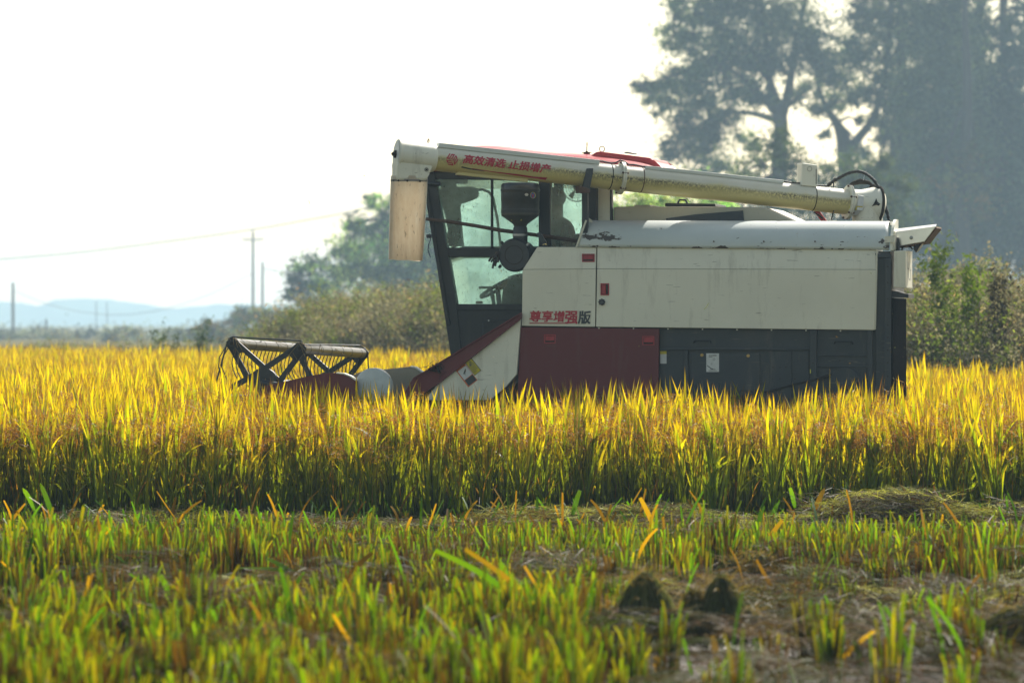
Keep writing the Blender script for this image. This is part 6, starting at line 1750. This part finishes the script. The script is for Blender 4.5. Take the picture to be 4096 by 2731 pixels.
# tall single weeds
def tall_weed(u, d, v_top, name, label, group, bushy=1.0, col=(0.055, 0.075, 0.03)):
    b = wp(u, HOR, d); b.z = float(bank_h(b.x, b.y)); top = wp(u, v_top, d).z - b.z
    lv = Leaves()
    for k in range(3):
        st = arc((rng.normal() * .05, rng.normal() * .05, 0), rng.uniform(0, 6.28), 0.02, rng.uniform(0.05, 0.25), top * rng.uniform(0.75, 1.02), 9)
        lv.blade(st, np.linspace(0.012, 0.004, 9), np.tile(np.array(col) * 0.8, (9, 1)))
        for j in range(int(16 * bushy)):
            q = st[int(rng.integers(1, 9))]
            tw = arc(q, rng.uniform(0, 6.28), rng.uniform(0.2, 0.7), rng.uniform(0.5, 1.1), rng.uniform(0.15, 0.4), 4)
            lv.blade(tw, [0.005, 0.004, 0.003, 0.001], np.tile(np.array(col), (4, 1)))
            m = 14; lv.quads(tw[rng.integers(0, 4, m)] + rng.normal(scale=0.04, size=(m, 3)), rng.uniform(0.025, 0.06, m), np.array(col) * rng.uniform(0.7, 1.5, (m, 1)), aspect=0.4)
    o = link_mesh(name, lv.mesh(name), M['treeleaf']); o.location = b
    tag(o, label, 'weed', group)
GW = 'tall weeds at the far edge of the crop'
tall_weed(632, 80, 1290, 'tall_weed', 'feathery dark weed alone on the skyline left of the reel', GW, 0.6)
tall_weed(705, 80, 1318, 'tall_weed', 'leaning thin weed just right of the feathery dark one', GW, 0.7)
tall_weed(800, 79, 1330, 'tall_weed', 'short green weed behind the tip of the reel', GW, 0.9, (0.04, 0.06, 0.014))
tall_weed(3880, 46.5, 1010, 'tall_weed', 'bright green leafy weed rising from the right bank', GW, 1.2, (0.09, 0.14, 0.012))
tall_weed(3800, 46.5, 1045, 'tall_weed', 'yellow green weed behind the small control box', GW, 1.2, (0.075, 0.11, 0.012))
tall_weed(4010, 46.0, 1100, 'tall_weed', 'thin dark twiggy weed near the right edge', GW, 0.8, (0.03, 0.025, 0.015))
# far hedges on the left skyline
HAZED = [(0.13, 0.14, 0.13), (0.17, 0.16, 0.145), (0.11, 0.13, 0.12)]  # distance haze is mixed into these bush colours
def far_bush(u, d, w, vt, label, pal=HAZED):
    d *= 1.8
    spec = [(u + rng.uniform(-1, 1) * w, vt + 16 + rng.uniform(-8, 40), w * 0.45, 26) for _ in range(12)] + [(u + k * w * .5, 1350, w * 0.45, 40) for k in (-1, 0, 1)]
    b = wp(u, HOR, d); b.z = 0
    tree_mesh_parts('far_bush', [([b, wp(u, 1320, d), wp(u, vt + 30, d)], [0.08, 0.06, 0.03])], fill_clumps(spec, d, 2.0), 0.05, 900, pal, label, 'bush', 'hazy bushes along the far left skyline', tuple(b))
far_bush(480, 165, 80, 1318, 'hazy grey bush, broadest of the far left row')
far_bush(60, 230, 150, 1345, 'faint wide bush behind the leftmost pole')
far_bush(250, 235, 150, 1348, 'faint wide bush behind the short stumpy post')
far_bush(620, 210, 120, 1340, 'dim bush behind the feathery dark weed')
far_bush(760, 170, 90, 1325, 'grey green bush between the feathery weed and the reel tip')
far_bush(1100, 140, 80, 1240, 'brown bush between the plain grey pole and the dark green bush', AUT)
far_bush(310, 185, 90, 1335, 'faint bush between the two power poles on the left')
far_bush(130, 190, 80, 1330, 'faint low bush right of the leftmost power pole')
far_bush(-30, 180, 80, 1325, 'faint low bush at the left edge of the picture')
far_bush(990, 150, 70, 1235, 'dull brown bush around the foot of the crossarm pole', AUT)
far_bush(880, 140, 80, 1290, 'low brownish bush left of the crossarm pole', AUT)
# utility poles
def pole(u, vt, d, w, label, arm=None):
    d *= 1.55; w *= 1.55
    b = wp(u, HOR, d); b.z = 0; t = wp(u, vt, d)
    root = empty('utility_pole', b, 0, label, 'utility pole', 'utility poles beyond the field')
    MB().tube([Vector((0, 0, 0)), Vector((0, 0, t.z))], [w, w * 0.72], 14).build('pole', M['concrete'], root)
    if arm:
        z = wp(u, arm[0], d).z; L = arm[1] * d / F
        c = MB(); c.box((0, 0, z), (L * 2, 0.1, 0.12), 0.01); xo = c.build('crossarm', M['concrete'], root)
        ins = MB()
        for k in (-0.95, -0.5, 0.5, 0.95): ins.lathe((k * L, 0, z + 0.06), (0, 0, 1), [(0, 0.05), (0.08, 0.08), (0.12, 0.05), (0.2, 0.06), (0.26, 0.02)], 10)
        ins.lathe((0, 0, t.z), (0, 0, 1), [(0, 0.04), (0.1, 0.07), (0.25, 0.03)], 10)
        ins.build('insulator', M['concrete'], xo)
    return t
t1 = pole(1012, 930, 235, 0.105, 'tallest grey utility pole, with a crossarm near its top', (960, 40))
t2 = pole(1050, 1048, 240, 0.10, 'plain grey pole just right of the crossarm pole')
t3 = pole(52, 1130, 250, 0.12, 'plain utility pole nearest the left edge')
t4 = pole(186, 1278, 225, 0.085, 'short stumpy post right of the leftmost pole')
t5 = pole(385, 1205, 480, 0.10, 'very faint distant pole, left one of the hazy pair')
t6 = pole(428, 1208, 480, 0.10, 'very faint distant pole, right one of the hazy pair')
def wpb(u, v, d): return wp(u, v, d * 1.55)
def wire(name, pts, r, label):
    r *= 1.55
    P = [Vector(p) for p in pts]; out = []
    for i in range(len(P) - 1):
        p0, p1, p2, p3 = P[max(0, i - 1)], P[i], P[i + 1], P[min(len(P) - 1, i + 2)]
        for j in range(8):
            t = j / 8; out.append(0.5 * ((2 * p1) + (p2 - p0) * t + (2 * p0 - 5 * p1 + 4 * p2 - p3) * t * t + (3 * p1 - p0 - 3 * p2 + p3) * t ** 3))
    out.append(P[-1]); m = MB(); m.tube(out, r, 6); tag(m.build(name, M['wire']), label, 'power line', 'power lines over the field')
wire('power_line', [wpb(-300, 1058, 260), wpb(0, 1037, 255), wpb(330, 1008, 250), wpb(700, 962, 242), wpb(1012, 918, 235), wpb(1230, 880, 225), wpb(1430, 840, 215), wpb(1900, 720, 190)], 0.042, 'long overhead line climbing to the right over the tallest pole')
wire('power_line', [wpb(52, 1160, 250), wpb(180, 1212, 248), wpb(330, 1248, 246), wpb(500, 1258, 244), wpb(680, 1230, 241), wpb(850, 1172, 238), wpb(1012, 1092, 235)], 0.02, 'sagging low line slung between the leftmost pole and the crossarm pole')
wire('power_line', [wpb(1050, 1072, 240), wpb(1110, 1085, 238), wpb(1200, 1100, 235), wpb(1330, 1105, 230)], 0.03, 'short line running from the plain pole into the bushes')

# chaff in the air
def chaff():
    lv = Leaves()
    zones = [(1180, 1640, 1130, 1500, 26, 29.5, 31.5), (3560, 3760, 1350, 1640, 30, 28.6, 30), (3500, 4000, 700, 1300, 26, 28.5, 33), (1000, 3600, 400, 1500, 34, 26, 29.5), (3650, 3900, 1500, 1640, 16, 29, 31)]
    for (u0, u1, v0, v1, n, d0, d1) in zones:
        for i in range(n):
            c = np.array(wp(rng.uniform(u0, u1), rng.uniform(v0, v1), rng.uniform(d0, d1)))
            L = rng.choice([0.006, 0.012, 0.03, 0.06], p=[.4, .3, .2, .1]); dv = rng.normal(size=3); dv /= np.linalg.norm(dv)
            t = np.linspace(-.5, .5, 4)[:, None]; pts = c + dv * t * L + np.array([0, 0, 1]) * (t ** 2) * L * rng.uniform(-.8, .8)
            col = np.array([(0.34, 0.20, 0.08), (0.45, 0.36, 0.18), (0.30, 0.34, 0.08)][int(rng.integers(0, 3))])
            lv.blade(pts, [0.0022] * 4, np.tile(col, (4, 1)))
    o = link_mesh('flying_chaff', lv.mesh('flying_chaff'), M['straw'])
    tag(o, 'bits of straw and chaff thrown into the air around the harvester', 'chaff', kind='stuff')
chaff()

# ------------------------------------------------------------------ haze
def make_haze():
    m, nt, out = new_mat('hazy_air')
    pv = N(nt, 'ShaderNodeVolumePrincipled')
    pv.inputs['Color'].default_value = (0.53, 0.755, 0.95, 1)
    pv.inputs['Density'].default_value = HAZE
    pv.inputs['Density Attribute'].default_value = ''
    pv.inputs['Anisotropy'].default_value = 0.30
    nt.links.new(pv.outputs[0], out.inputs['Volume'])
    b = MB(); b.box((0, 980, 15.5), (1600, 2060, 33.2))
    o = b.build('haze', m)
    tag(o, kind='stuff', label='pale bluish dust haze hanging over the whole field', cat='haze')
    o.display_type = 'WIRE'
HAZE = 0.00062
make_haze()
